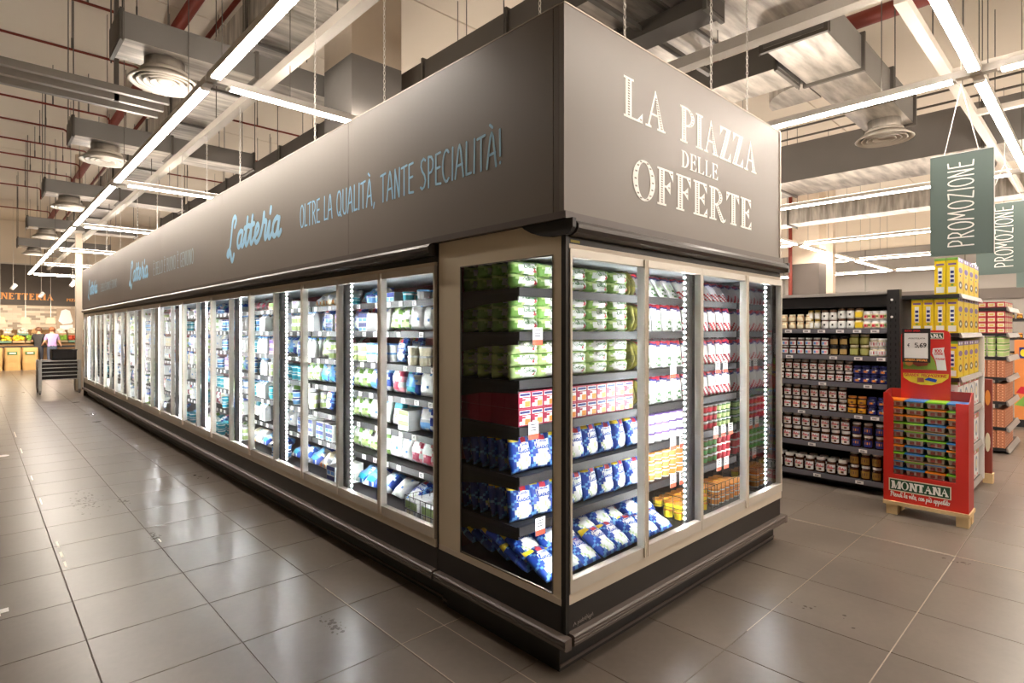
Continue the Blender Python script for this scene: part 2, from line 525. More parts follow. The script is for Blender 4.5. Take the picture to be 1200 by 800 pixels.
def serif_text(txt, width, height, T=.19, t=.055, ov=.06, gap=.05):
    g = [serif_glyph(c, T, t, ov) for c in txt]
    tot = sum(w for w, _, _ in g) + gap * (len(g) - 1)
    sx = width / tot
    P = []; D = []; x = 0
    for w, p, d in g:
        P += [[((x + a) * sx, b * height) for a, b in q] for q in p]
        D += [((x + a) * sx, b * height) for a, b in d]
        x += w + gap
    return P, D

def lettering(name, polys, place, m, parent, marks=None, mm=None, msz=(.006, .004), eps=0.0):
    """flat lettering: place(u, v, lift) gives the point on the sign"""
    mb = MB()
    for i, q in enumerate(polys):
        a = sum(q[k][0] * q[(k + 1) % len(q)][1] - q[(k + 1) % len(q)][0] * q[k][1] for k in range(len(q)))
        if a < 0:
            q = q[::-1]
        mb.face([place(u, v, (i % 40) * 2.5e-5) for u, v in q], 0)
    if marks:
        w, h = msz
        for u, v in marks:
            mb.face([place(u - w, v - h, .0012), place(u + w, v - h, .0012), place(u + w, v + h, .0012), place(u - w, v + h, .0012)], 1)
    return build(mb, name, [m, mm] if mm else m, parent)

# ================================================================== THE HALL
HX0, HX1, HY0, HY1, HZ = -14.0, 22.0, -10.0, 30.0, 6.2

# floor: slab with joints, laid with square tiles
fl = struct(MB().box(HX0 - .2, HX1 + .2, HY0 - .2, HY1 + .2, -.15, -.003), 'floor', M_GROUT)

def tile_material():
    m = bpy.data.materials.new('porcelain_tile')
    m.use_nodes = True
    nt = m.node_tree; b = nt.nodes['Principled BSDF']
    geo = nt.nodes.new('ShaderNodeNewGeometry')
    def noise(scale, detail):
        n = nt.nodes.new('ShaderNodeTexNoise'); n.inputs['Scale'].default_value = scale; n.inputs['Detail'].default_value = detail
        nt.links.new(geo.outputs['Position'], n.inputs['Vector']); return n
    b.inputs['Specular IOR Level'].default_value = .4
    n1 = noise(1.7, 5); n2 = noise(28, 3)
    oi = nt.nodes.new('ShaderNodeObjectInfo')
    ad = nt.nodes.new('ShaderNodeMath'); ad.operation = 'MULTIPLY_ADD'
    nt.links.new(n2.outputs['Fac'], ad.inputs[0]); ad.inputs[1].default_value = .25; nt.links.new(n1.outputs['Fac'], ad.inputs[2])
    a2 = nt.nodes.new('ShaderNodeMath'); a2.operation = 'MULTIPLY_ADD'
    nt.links.new(oi.outputs['Random'], a2.inputs[0]); a2.inputs[1].default_value = .16; nt.links.new(ad.outputs[0], a2.inputs[2])
    cr = nt.nodes.new('ShaderNodeValToRGB')
    cr.color_ramp.elements[0].position = .3; cr.color_ramp.elements[0].color = (*lin('5a5149'), 1)
    cr.color_ramp.elements[1].position = 1.0; cr.color_ramp.elements[1].color = (*lin('756b61'), 1)
    nt.links.new(a2.outputs[0], cr.inputs[0]); nt.links.new(cr.outputs[0], b.inputs['Base Color'])
    mr = nt.nodes.new('ShaderNodeMapRange')
    mr.inputs['To Min'].default_value = .24; mr.inputs['To Max'].default_value = .36
    nt.links.new(n1.outputs['Fac'], mr.inputs[0]); nt.links.new(mr.outputs[0], b.inputs['Roughness'])
    bp = nt.nodes.new('ShaderNodeBump'); bp.inputs['Strength'].default_value = .03; bp.inputs['Distance'].default_value = .01
    n3 = noise(5, 2); nt.links.new(n3.outputs['Fac'], bp.inputs['Height']); nt.links.new(bp.outputs['Normal'], b.inputs['Normal'])
    return m
M_PORC = tile_material()
TP = .5675
def tile_mb(x=0, y=0):
    mb = MB(); h = TP / 2 - .0022; e = .0015
    n = len(mb.v)
    mb.v += [(x - h, y - h, -.012), (x + h, y - h, -.012), (x + h, y + h, -.012), (x - h, y + h, -.012),
             (x - h, y - h, -e), (x + h, y - h, -e), (x + h, y + h, -e), (x - h, y + h, -e),
             (x - h + e, y - h + e, 0), (x + h - e, y - h + e, 0), (x + h - e, y + h - e, 0), (x - h + e, y + h - e, 0)]
    for a in range(4):
        b2 = (a + 1) % 4
        mb.f += [(a, b2, 4 + b2, 4 + a), (4 + a, 4 + b2, 8 + b2, 8 + a)]
    mb.f.append((8, 9, 10, 11)); mb.m += [0] * 9
    return mb
tile_me = tile_mb().mesh('tile', M_PORC)
fwd = Vector((math.sin(math.radians(43.471)), math.cos(math.radians(43.471)), 0))
rgt = Vector((fwd.y, -fwd.x, 0))
cells = []
for i in range(int((HX0 - .18) / TP) - 1, int((HX1 - .18) / TP) + 1):
    for j in range(int((HY0 - .17) / TP) - 1, int((HY1 - .17) / TP) + 1):
        x, y = .18 + (i + .5) * TP, .175 + (j + .5) * TP
        if .5 < x < 2.1 and .5 < y < 15.2:
            continue
        if not (HX0 < x < HX1 and HY0 < y < HY1):
            continue
        d = Vector((x - cam.location.x, y - cam.location.y, 0)); dep = d.dot(fwd)
        seen = dep > 1.6 and abs(d.dot(rgt)) < dep * .93 + .4
        cells.append((0 if seen else 1, dep if seen else 0, x, y))
cells.sort()
rest = MB()
for k, (s_, dep, x, y) in enumerate(cells):
    if k < 290:
        inst('tile', tile_me, (x, y, 0), 0, fl)
    else:
        t = tile_mb(x, y); n = len(rest.v)
        rest.v += t.v; rest.f += [tuple(n + q for q in f) for f in t.f]; rest.m += t.m
build(rest, 'tile_field', M_PORC, fl, kind='stuff')
# worn pale joint fill and dark scuffs on the floor
for nm, mm, rects in (('pale_joint_fill', M_GROUT_L, [(3.026, 3.034, -2.5, 2.4), (-.384, -.379, .3, 1.6), (-.385, .1, .743, .747), (.2, 3.0, -.9625, -.957), (1.0, 3.4, -.394, -.389), (-.12, -.115, -.4, 1.0)]),
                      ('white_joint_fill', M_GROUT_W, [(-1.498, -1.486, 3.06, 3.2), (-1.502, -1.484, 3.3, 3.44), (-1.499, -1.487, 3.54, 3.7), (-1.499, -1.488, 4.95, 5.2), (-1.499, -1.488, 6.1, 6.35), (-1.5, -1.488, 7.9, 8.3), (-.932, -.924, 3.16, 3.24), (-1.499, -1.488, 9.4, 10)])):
    pf = MB()
    for (x0, x1, y0, y1) in rects:
        pf.face([(x0, y0, .0006), (x1, y0, .0006), (x1, y1, .0006), (x0, y1, .0006)])
    build(pf, nm, mm, fl)
sc_ = MB(); rr = random.Random(3)
for (cx, cy, n, sp) in [(-1.18, 4.75, 90, .2), (-.94, 3.3, 30, .06), (-.94, 4.55, 22, .07), (-.55, 1.15, 40, .06), (2.9, -.98, 16, .07), (1.5, -.55, 10, .1), (-1.9, 4.2, 10, .12)]:
    for q in range(n):
        x = cx + rr.gauss(0, sp * .35); y = cy + rr.gauss(0, sp); r = rr.uniform(.002, .012)
        sc_.face([(x + r * rr.uniform(.5, 1.5) * math.cos(a * 1.05), y + r * rr.uniform(.5, 1.6) * math.sin(a * 1.05), .0007) for a in range(6)])
build(sc_, 'scuff_marks', mat('scuff', '51483f', .6, spec=.3), fl)

# ceiling of precast slabs with small joints
ce = struct(MB().box(HX0 - .2, HX1 + .2, HY0 - .2, HY1 + .2, HZ + .06, HZ + .3), 'ceiling', M_CEIL)
slab_me = MB().box(HX0, HX1, -1.235, 1.235, 0, .06).mesh('ceiling_slab', M_CEIL)
k = 0
y = HY0 + 1.25
while y < HY1:
    inst('ceiling_slab', slab_me, (0, y, HZ), 0, ce); y += 2.5
w = struct(MB().box(HX0 - .2, HX1 + .2, HY1, HY1 + .2, 0, HZ + .05), 'wall_back', M_WALL)
# back wall: dark sign band above small brick-like tiles
build(MB().box(HX0, HX1, HY1 - .12, HY1, 2.66, 4.36), 'sign_band', M_DARKBAND, w)
build(MB().box(HX0, HX1, HY1 - .14, HY1, 4.36, 4.42), 'band_cap', M_RAILC, w)
brick_ms = [mat('wall_tile_%d' % q, c, .5) for q, c in enumerate(['e3d0b7', 'd6c2a8', 'b8a58e', 'a18f7a'])]
brick_me = [MB().box(-.147, .147, -.02, 0, 0, .096).mesh('wall_tile', m) for m in brick_ms]
for r in range(26):
    for c in range(9):
        q = rr.choice([0, 0, 0, 1, 1, 2, 3])
        x = -1.55 + c * .3 + (.15 if r % 2 else 0)
        if r > 11:
            inst('wall_tile', brick_me[q], (x, HY1 - .001, .03 + r * .1), 0, w)
build(MB().box(HX0, HX1, HY1 - .019, HY1 - .001, 0, 2.66), 'tile_backing', mat('tile_backing', 'cdb9a0', .8), w)
og = mat('letter_orange', 'f0a04a', .5)
P, D = serif_text('PANETTERIA', 2.15, .27, .24, .10, .03, .06)
lettering('sign_lettering', P, lambda u, v, l: (-1.62 + u, HY1 - .125 - l, 2.89 + v), og, w)
P, D = serif_text('PIZZA', .45, .12, .24, .10, .03, .06)
lettering('sign_lettering', P, lambda u, v, l: (.98 + u, HY1 - .125 - l, 2.87 + v), og, w)

w = struct(MB().box(HX1, HX1 + .2, HY0 - .2, HY1, 0, HZ + .05), 'wall_right', M_WALL)
build(MB().box(HX1 - .06, HX1, HY0, HY1, 0, 4.55), 'grey_panelling', M_WALLG, w)
build(MB().box(HX1 - .10, HX1, HY0, HY1, 2.6, 2.95), 'dark_strip', M_DARKBAND, w)
for q in range(14):
    build(MB().box(HX1 - .075, HX1 - .06, HY0 + q * 2.9 - .02, HY0 + q * 2.9 + .02, 2.95, 4.55), 'panel_joint', M_STRUT, w)
struct(MB().box(HX0 - .2, HX0, HY0 - .2, HY1, 0, HZ + .05), 'wall_left', M_WALL)
struct(MB().box(HX0 - .2, HX1 + .2, HY0 - .2, HY0, 0, HZ + .05), 'wall_front', M_WALL)

# columns
def column(x0, x1, y0, y1, z0, zs, label, low=M_COLG, top=M_COLC):
    t = wthing('column', label, 'column', ((x0 + x1) / 2, (y0 + y1) / 2, z0))
    build(MB().box(x0, x1, y0, y1, z0, zs), 'painted_base', low, t)
    build(MB().box(x0, x1, y0, y1, zs, HZ), 'shaft', top, t)
column(.76, 1.33, 3.44, 4.04, 0, 4.31, 'square cream column with grey lower band rising behind the long header')
column(14.0, 14.66, 3.5, 4.17, 0, 3.35, 'wide square column dark below, beside a red riser pipe', M_DARKBAND)
column(14.0, 14.2, 3.17, 3.33, 0, 3.4, 'slim white square column right of the wide dark column', M_COLC)
column(-.02, .12, 16.9, 17.1, 0, 2.97, 'slim white post at the far end of the long case row', M_COLC, M_COLC)

# ------------------------------------------------------------------ linear lamps on a square grid
GX = [-6.2, -.53, 3.86, 7.85, 12.25, 16.5, 20.7]
GY = [-5.33, -.97, 3.385, 7.75, 12.1, 16.47, 20.8, 25.1]
ZL = 3.58
def lamp(x0, y0, x1, y1, label):
    L = math.hypot(x1 - x0, y1 - y0); rz = math.atan2(y1 - y0, x1 - x0)
    t = thing('linear_lamp', label, 'lamp', ((x0 + x1) / 2, (y0 + y1) / 2, ZL), rz, 'linear lamps in a grid')
    h = L / 2
    build(MB().box(-h + .02, h - .02, -.036, .036, .028, .085), 'housing', M_WHITE, t)
    build(MB().box(-h + .14, h - .14, -.034, .034, .012, .028), 'diffuser', M_BAR, t)
    build(MB().box(-h + .14, h - .14, -.026, .026, .085, .088), 'added_uplight', M_UP, t)  # unseen glowing strip, added on top of the housing to lift the ceiling
    for s in (-1, 1):
        build(MB().box(s * (h - .14) - .012, s * (h - .14) + .012, -.036, .036, .008, .028), 'end_cap', M_WHITE, t)
        build(MB().tube([(s * h * .7, 0, .085), (s * h * .7, 0, HZ - ZL)], .004, 4), 'hanger_rod', M_STRUT, t)
aisle = ['far left aisle', 'left aisle', 'jar aisle', 'second right aisle', 'third right aisle', 'fourth right aisle', 'right wall']
for i, x in enumerate(GX):
    for j in range(len(GY) - 1):
        if i == 0: continue
        if i > 2 and j > 3: continue
        if i == 1 and j == 0: continue
        ya = 1.35 if i == 1 and j == 1 else GY[j]
        lamp(x, ya, x, GY[j + 1], 'linear LED bar running lengthwise over %s, %s from the front' % (aisle[i], ORD[j + 1]))
for j, y in enumerate(GY):
    for i in range(1, len(GX) - 1):
        if i > 1 and j > 3: continue
        xa = -.15 if i == 1 and j == 1 else GX[i]
        lamp(xa, y, GX[i + 1], y, 'linear LED cross bar, %s row from the front, rightwards from %s' % (ORD[j + 1], aisle[i]))

# ------------------------------------------------------------------ ducts
def duct(name, label, x0, x1, y0, y1, z0, z1, m=M_GALV, step=1.25, axis='y', flange=.025, hang=True, under=None):
    t = wthing(name, label, 'duct', ((x0 + x1) / 2, (y0 + y1) / 2, z0), 'ventilation ducts under the ceiling')
    build(MB().box(x0, x1, y0, y1, z0 + .004, z1), 'duct_body', m, t)
    if under:
        build(MB().box(x0 + .004, x1 - .004, y0 + .004, y1 - .004, z0, z0 + .006), 'duct_underside', under, t)
    a0, a1 = (y0, y1) if axis == 'y' else (x0, x1)
    n = max(1, int((a1 - a0) / step))
    for q in range(n + 1):
        a = a0 + .02 + (a1 - a0 - .04) * q / n
        mb = MB()
        if axis == 'y':
            for xa, xb, za, zb in ((x0 - flange, x1 + flange, z0 - flange, z0), (x0 - flange, x1 + flange, z1, z1 + flange), (x0 - flange, x0, z0, z1), (x1, x1 + flange, z0, z1)):
                mb.box(xa, xb, a - .016, a + .016, za, zb)
        else:
            for ya, yb, za, zb in ((y0 - flange, y1 + flange, z0 - flange, z0), (y0 - flange, y1 + flange, z1, z1 + flange), (y0 - flange, y0, z0, z1), (y1, y1 + flange, z0, z1)):
                mb.box(a - .016, a + .016, ya, yb, za, zb)
        build(mb, 'flange', M_STRUT, t)
        if hang and q % 2 == 0:
            for s in (0, 1):
                px, py = ((x0 - .04, x1 + .04)[s], a) if axis == 'y' else (a, (y0 - .04, y1 + .04)[s])
                build(MB().tube([(px, py, z0 - .04), (px, py, HZ)], .006, 5), 'hanger_rod', M_STRUT, t)
    return t

def diffuser(x, y, z, label, zt):
    t = wthing('ceiling_diffuser', label, 'diffuser', (x, y, z), 'round air diffusers')
    build(MB().lathe([(.165, .07), (.165, zt - z)], 20, (x, y, z)), 'neck', M_GALV, t, True)
    build(MB().lathe([(.19, .06), (.2, .085), (.19, .12)], 20, (x, y, z)), 'collar', M_RAILC, t, True)
    build(MB().lathe([(.26, .012), (.285, 0), (.295, .01), (.2, .085), (.19, .07), (.26, .012)], 24, (x, y, z), cap=False), 'rim', M_RAILC, t, True)
    for r in (.22, .165, .11):
        build(MB().lathe([(r - .035, .05), (r, .005), (r + .012, .006), (r - .02, .055), (r - .035, .05)], 20, (x, y, z), cap=False), 'cone_ring', M_RAILC, t, True)
    build(MB().lathe([(.001, .04), (.06, .02), (.065, .03), (.001, .055)], 16, (x, y, z), cap=False), 'centre_cap', M_RAILC, t, True)
    build(MB().lathe([(.2, .075), (.2, .085)], 20, (x, y, z)), 'dark_throat', M_DUCTD, t, True)

LD = [4.31, 7.6, 11.6, 16.2, 20.4]
for k, y in enumerate(LD):
    duct('branch_duct', '%s grey branch duct crossing above the left aisle, counted from the camera' % ORD[k + 1], -1.05, 1.2, y - .24, y + .24, 4.06, 4.29, M_DUCTG, 1.1, 'x', .02, True, M_GALV)
    diffuser(-.66, y, 3.84, '%s round cream air diffuser above the left aisle, counted from the camera' % ORD[k + 1], 4.05)
duct('main_duct', 'long galvanised supply duct running above the left side of the long header', .05, .62, 1.2, 27, 4.5, 4.9, M_GALV, 1.5)
duct('main_duct', 'dark sided wide duct running above the middle of the island', 1.52, 2.95, -3.2, 15, 4.13, 4.43, M_DUCTD, 1.25, under=M_GALV)
duct('main_duct', 'slim dark box duct hanging low behind the end header', 2.02, 2.26, .35, 1.2, 3.98, 4.10, M_DUCTD, .9, hang=False)
duct('branch_duct', 'galvanised duct running out towards the right diffuser', 3.0, 6.05, -.12, .36, 4.0, 4.3, M_DUCTG, .95, 'x', .03, True, M_GALV)
duct('branch_duct', 'short grey duct turning back from the right branch duct', 3.45, 3.95, .40, 2.6, 4.0, 4.26, M_DUCTG, .8, 'y', .03, True, M_GALV)
# curved elbow between the two
t = wthing('duct_elbow', 'galvanised curved duct elbow above the right end of the header', 'duct', (3.9, .5, 4.0), 'ventilation ducts under the ceiling')
mb = MB()
prof = [(3.97, .38)] + [(3.97 + .42 * math.sin(a * PI / 12), .8 - .42 * math.cos(a * PI / 12)) for a in range(7)]
mb.prism([(3.97, .38)] + [(4.5 - .5 * math.cos(a * PI / 12) , .38 + .5 * math.sin(a * PI / 12)) for a in range(7)][::1] + [(4.5, .38)], 'z', 4.01, 4.27)
build(mb, 'elbow_body', M_GALV, t, False)
diffuser(5.72, .10, 3.78, 'round cream air diffuser hanging below the right branch duct', 4.0)
duct('main_duct', 'broad dark grey duct crossing high above the jar shelving', 7.6, 8.7, -6, 13, 3.97, 4.57, M_DUCTG, 2.4, under=M_GALV)
duct('main_duct', 'narrow galvanised duct beyond the broad grey duct', 11.0, 11.5, -2, 16, 3.9, 4.25, M_GALV, 2.4)

# ------------------------------------------------------------------ trunking, trays, pipes
def beam(name, label, cat, x0, x1, y0, y1, z0, z1, m, rods=()):
    t = wthing(name, label, cat, ((x0 + x1) / 2, (y0 + y1) / 2, z0))
    build(MB().box(x0, x1, y0, y1, z0, z1), 'profile', m, t)
    for (x, y) in rods:
        build(MB().tube([(x, y, z1), (x, y, HZ)], .006, 5), 'hanger_rod', M_STRUT, t)
    return t
beam('cable_trunking', 'long cream cable trunking running above the left edge of the header', 'trunking', .10, .19, 0, 27, 3.96, 4.04, M_RAILC, [(.145, 2.5), (.145, 5.6), (.145, 9), (.145, 13)])
beam('cable_trunking', 'cream cable trunking passing above the end header', 'trunking', 2.60, 2.72, -3, 11, 3.90, 3.99, M_RAILC, [(2.66, .6), (2.66, -.7), (2.66, 4)])
beam('cable_trunking', 'cream trunking running rightwards above the hanging promotion boards', 'trunking', 2.9, 14, -.70, -.62, 3.93, 4.0, M_RAILC, [(4, -.66), (6.5, -.66)])
beam('cable_trunking', 'short cream cross rail above the nearest promotion board', 'trunking', 4.62, 4.70, -3.5, -.70, 3.93, 3.99, M_RAILC)
beam('cable_trunking', 'second short cream cross rail farther behind the promotion board', 'trunking', 6.0, 6.08, -4, -.70, 3.93, 3.99, M_RAILC)
t = wthing('support_strut', 'dark steel strut channel seen just above the end header edge', 'strut', (2.2, .95, 4.02))
build(MB().box(1.15, 3.2, .93, .97, 4.02, 4.06), 'channel', M_STRUT, t)
for x in (1.25, 3.1): build(MB().tube([(x, .95, 4.06), (x, .95, HZ)], .008, 5), 'hanger_rod', M_STRUT, t)
# cable ladder on the left: three parallel rails with rungs
t = wthing('cable_ladder', 'grey three rail cable ladder hanging across the upper left aisle', 'cable tray', (-2.2, 5.52, 4.0))
for y in (5.27, 5.53, 5.79):
    build(MB().box(-4.8, -.42, y - .03, y + .03, 4.0, 4.07), 'rail', M_STEEL, t)
for q in range(3):
    build(MB().box(-4.7 + q * 1.3, -4.68 + q * 1.3, 5.27, 5.79, 4.0, 4.02), 'rung', M_STEEL, t)
for x in (-.85, -2.6):
    build(MB().box(x - .02, x + .02, 5.5, 5.54, 4.0, HZ), 'slotted_hanger', M_STRUT, t)

def pipe(label, pts, r, m=M_RED, drops=(), n=8, name='sprinkler_pipe'):
    t = wthing(name, label, 'pipe', tuple(pts[0]), 'red sprinkler pipework')
    build(MB().tube(pts, r, n), 'pipe_run', m, t, True)
    for (x, y, z) in drops:
        build(MB().tube([(x, y, z), (x, y, z + .16)], .012, 5), 'sprinkler_head', M_STRUT, t)
        build(MB().tube([(x, y, z + .16), (x, y, HZ)], .006, 4), 'hanger_rod', M_STRUT, t)
    return t
for k, y in enumerate([6.75, 8.28, 10.97, 12.35, 13.75, 15.08, 16.56, 18.6, 22.4]):
    xe = -.14 if k % 4 != 3 else -.62
    pipe('%s thin red sprinkler pipe crossing the upper left ceiling, counted from camera' % ORD[k + 1],
         [(-7, y, 5.5), (xe - .06, y, 5.5), (xe - .02, y, 5.48), (xe, y, 5.44), (xe, y, 5.2 if k % 2 else 5.36)], .018,
         drops=[(-.45, y, 5.5), (-.95, y, 5.5)])
for k, y in enumerate([7.6, 9.56, 11.9, 14.5]):
    pipe('%s thin red pipe visible over the long header, counted from camera' % ORD[k + 1], [(.9, y, 5.5), (6.5, y, 5.5)], .018, drops=[(2, y, 5.5), (3.1, y, 5.5)])
pipe('thick red main pipe running away above the left aisle', [(.03, 2, 5.62), (.03, 28, 5.62)], .075, n=10)
pipe('slimmer red main pipe running beside the thick left main', [(.36, 2, 5.55), (.36, 28, 5.55)], .03, n=8)
pipe('thick red main pipe crossing above the right end header', [(5.16, -4, 5.0), (5.16, 14, 5.0)], .085, n=10)
pipe('thin red branch pipe dropping beside the right main pipe', [(4.6, 1.7, 4.95), (5.6, 1.7, 4.95)], .025, drops=[(5.0, 1.7, 4.78)])
pipe('vertical red riser pipe on the far dark column', [(13.96, 4.2, 0), (13.96, 4.2, HZ)], .05)
pipe('thin dark pipe running below the ceiling on the far right', [(4.7, -4.0, 5.3), (20, -4.0, 5.3)], .02, M_STRUT, name='conduit_pipe')
for k, x in enumerate([9.3, 9.9, 12.9]):
    pipe('%s thin dark conduit running lengthwise at upper right' % ORD[k + 1], [(x, -5, 5.4), (x, 6, 5.4)], .02, M_STRUT, name='conduit_pipe')

# ================================================================== REFRIGERATED CASES
def led_material():
    m = bpy.data.materials.new('led_dots'); m.use_nodes = True
    nt = m.node_tree; nt.nodes.remove(nt.nodes['Principled BSDF'])
    g = nt.nodes.new('ShaderNodeNewGeometry'); sp = nt.nodes.new('ShaderNodeSeparateXYZ')
    nt.links.new(g.outputs['Position'], sp.inputs[0])
    mu = nt.nodes.new('ShaderNodeMath'); mu.operation = 'MULTIPLY'; mu.inputs[1].default_value = 30.0
    fr = nt.nodes.new('ShaderNodeMath'); fr.operation = 'FRACT'
    gt = nt.nodes.new('ShaderNodeMath'); gt.operation = 'GREATER_THAN'; gt.inputs[1].default_value = .68
    ma = nt.nodes.new('ShaderNodeMath'); ma.operation = 'MULTIPLY_ADD'; ma.inputs[1].default_value = LED_E * 3; ma.inputs[2].default_value = .3
    e = nt.nodes.new('ShaderNodeEmission'); e.inputs[0].default_value = (*COOL, 1)
    nt.links.new(sp.outputs[2], mu.inputs[0]); nt.links.new(mu.outputs[0], fr.inputs[0]); nt.links.new(fr.outputs[0], gt.inputs[0])
    nt.links.new(gt.outputs[0], ma.inputs[0]); nt.links.new(ma.outputs[0], e.inputs[1])
    nt.links.new(e.outputs[0], nt.nodes['Material Output'].inputs[0])
    return m
M_LEDD = led_material()
SHELF_Z = [1.785, 1.562, 1.318, 1.083, .835, .585]
DECK_Z = .33
LU = 2.41
DW = LU / 4

def tag_me(kind):
    mb = MB()
    if kind == 'small':
        mb.box(-.026, .026, -.003, 0, 0, .036, 0)
        for z in (.008, .016, .024):
            mb.face([(-.018, -.0034, z), (.012, -.0034, z), (.012, -.0034, z + .004), (-.018, -.0034, z + .004)], 2)
    else:
        mb.box(-.036, .036, -.003, 0, -.045, .045, 0)
        mb.face([(-.036, -.0034, -.045), (.036, -.0034, -.045), (.036, -.0034, -.018), (-.036, -.0034, -.018)], 1)
        for z in (.0, .014, .028):
            mb.face([(-.022, -.0034, z), (.02, -.0034, z), (.02, -.0034, z + .005), (-.022, -.0034, z + .005)], 2)
    return mb.mesh('price_tag', [M_TAG, M_TAGR, M_TAGK])
TAG_S, TAG_B = tag_me('small'), tag_me('big')

# shared parts of a case, in its own frame: x along the case, y inwards, z up
def cornice_prof():
    return [(.03, 2.0), (-.03, 2.0), (-.055, 2.012), (-.068, 2.03), (-.068, 2.048), (-.055, 2.064), (-.03, 2.072), (.03, 2.072)]
def bumper_prof():
    return [(.0, .147), (-.034, .147), (-.046, .154), (-.046, .166), (-.041, .169), (-.046, .172), (-.046, .180), (-.041, .183), (-.046, .186), (-.046, .194), (-.036, .2), (0, .2)]

def door_meshes(hand):
    """frame, pane, handle for a door hung so that its handle is at the far (hand=1) or near (0) side"""
    w = DW - .004
    f = MB(); sw = .014
    f.box(0, sw, -.02, .02, .378, 1.944); f.box(w - sw, w, -.02, .02, .378, 1.944)
    f.box(sw, w - sw, -.02, .02, .378, .436); f.box(sw, w - sw, -.02, .02, 1.905, 1.944)
    g = MB().face
    gm = MB(); gm.face([(sw - .004, 0, .432), (w - sw + .004, 0, .432), (w - sw + .004, 0, 1.909), (sw - .004, 0, 1.909)])
    h = MB(); x0 = w - .015 if hand else 0
    h.box(x0, x0 + .015, -.027, -.02, .385, 1.94); h.box(x0 + (.0 if hand else .011), x0 + (.004 if hand else .015), -.03, -.027, .385, 1.94)
    return f.mesh('door', M_ALU), gm.mesh('glass_pane', M_GLASS), h.mesh('handle', M_CREAM)
DOORS = [door_meshes(1), door_meshes(0)]
PILA = MB().box(-.017, .017, .035, .08, .36, 1.95).mesh('pilaster', M_DARK)
LEDM = {s: MB().box(min(s * .012, s * .023), max(s * .012, s * .023), .081, .090, .40, 1.92).mesh('led_strip', M_LEDD) for s in (-1, 1)}
SHELFM = MB().box(.012, LU - .012, .34, .86, -.022, 0).mesh('shelf', M_SHELF)
RAILM = MB().box(.012, LU - .012, .322, .34, -.042, .004).mesh('price_rail', M_RAIL)

BRACK = MB().prism([(.335, -.062), (.60, -.075), (.86, -.12), (.86, -.022), (.335, -.022)], 'x', 0, .006).mesh('bracket', M_BLACK)

def far_rail():
    mb = MB(); mb.box(.012, LU - .012, .322, .34, -.042, .004, 0)
    for k in range(16):
        u = .1 + k * .148
        mb.box(u - .026, u + .026, .318, .322, -.038, -.002, 1)
    return mb.mesh('price_rail', [M_RAIL, M_TAG])
FAR_RAIL = far_rail()

UNITS = []
def case(label, loc, rz, near, first=False, last=False, tags=None):
    t = thing('refrigerated_case', label, 'refrigerator', loc, rz, 'glass door refrigerated cases')
    build(MB().box(0, LU, .045, .9, 0.0, .147), 'plinth', M_BLACK, t)
    build(MB().box(0, LU, .038, .046, .02, .032), 'plinth_trim', M_BUMP, t)
    build(MB().prism(bumper_prof(), 'x', 0, LU), 'bumper', M_BUMP, t)
    build(MB().box(0, LU, -.004, .04, .2, .327), 'lower_panel', M_DARK, t)
    build(MB().box(0, LU, -.014, .03, .327, .374), 'lower_rail', M_CREAM, t)
    build(MB().box(0, LU, .04, .9, .147, DECK_Z), 'deck', M_SHELF, t)
    build(MB().box(0, LU, .87, .9, DECK_Z, 1.97), 'back_panel', M_BURG, t)
    build(MB().box(0, LU, .03, .9, 1.955, 2.07), 'canopy', M_LINER, t)
    build(MB().box(0, LU, -.014, .03, 1.946, 1.966), 'upper_rail', M_CREAM, t)
    build(MB().box(0, LU, -.004, .03, 1.966, 2.0), 'header_strip', M_BLACK, t)
    build(MB().prism(cornice_prof(), 'x', 0, LU), 'cornice', M_CORN, t)
    build(MB().box(0, LU, -.03, .03, 2.072, 2.104), 'top_rail', M_BUMP, t)
    for k in range(4):
        fm, gm, hm = DOORS[k % 2]
        d = inst('door', fm, (k * DW + .002, 0, 0), 0, t)
        OFF[d.name] = (k * DW + .002, 0, 0)
        inst('glass_pane', gm, OFF[d.name], 0, d)
        inst('handle', hm, OFF[d.name], 0, d)
    for i, z in enumerate(SHELF_Z):
        s = inst('shelf', SHELFM, (0, 0, z), 0, t)
        OFF[s.name] = (0, 0, z)
        if tags is not None:
            for ub in (.013, LU - .02):
                inst('bracket', BRACK, (ub, 0, z), 0, s)
        if near:
            inst('price_rail', RAILM, (0, 0, z), 0, s)
            for (u, big) in (tags or {}).get(i, []) if tags is not None else [(.09 + q * .2 + .03 * ((q * 7 + i * 3) % 4), 0) for q in range(12)]:
                inst('price_tag', TAG_B if big else TAG_S, (u, .3215, z - (.02 if big else .038)), 0, s)
        else:
            inst('price_rail', FAR_RAIL, (0, 0, z), 0, s)
    us = [0.0, LU / 2] + ([LU] if last else [])
    for u in us:
        uu = min(max(u, .027), LU - .027) if (first and u == 0) or u == LU else u
        p = inst('pilaster', PILA, (uu, 0, 0), 0, t)
        OFF[p.name] = (uu, 0, 0)
        for s_ in (-1, 1):
            if (first and u == 0 and s_ < 0) or (u == LU and s_ > 0): continue
            inst('led_strip', LEDM[s_], (uu, 0, 0), 0, p)
    UNITS.append((t, loc, rz))
    return t

def W(k, u, v, z):
    t, loc, rz = UNITS[k]
    c, s = math.cos(rz), math.sin(rz)
    return (loc[0] + u * c - v * s, loc[1] + u * s + v * c, loc[2] + z)

# the end case, facing the camera's right
end_tags = {1: [(.14, 1)], 2: [(1.45, 1), (2.08, 1), (2.2, 1)], 3: [(.11, 1)], 4: [(1.45, 1), (1.57, 1), (2.05, 1), (2.17, 1), (2.29, 1)], 5: [(.16, 1), (1.45, 1), (1.57, 1), (2.1, 1), (2.22, 1)]}
endc = case('four door end case under the large white lettered header', (.02, 0, 0), 0, True, True, True, end_tags)
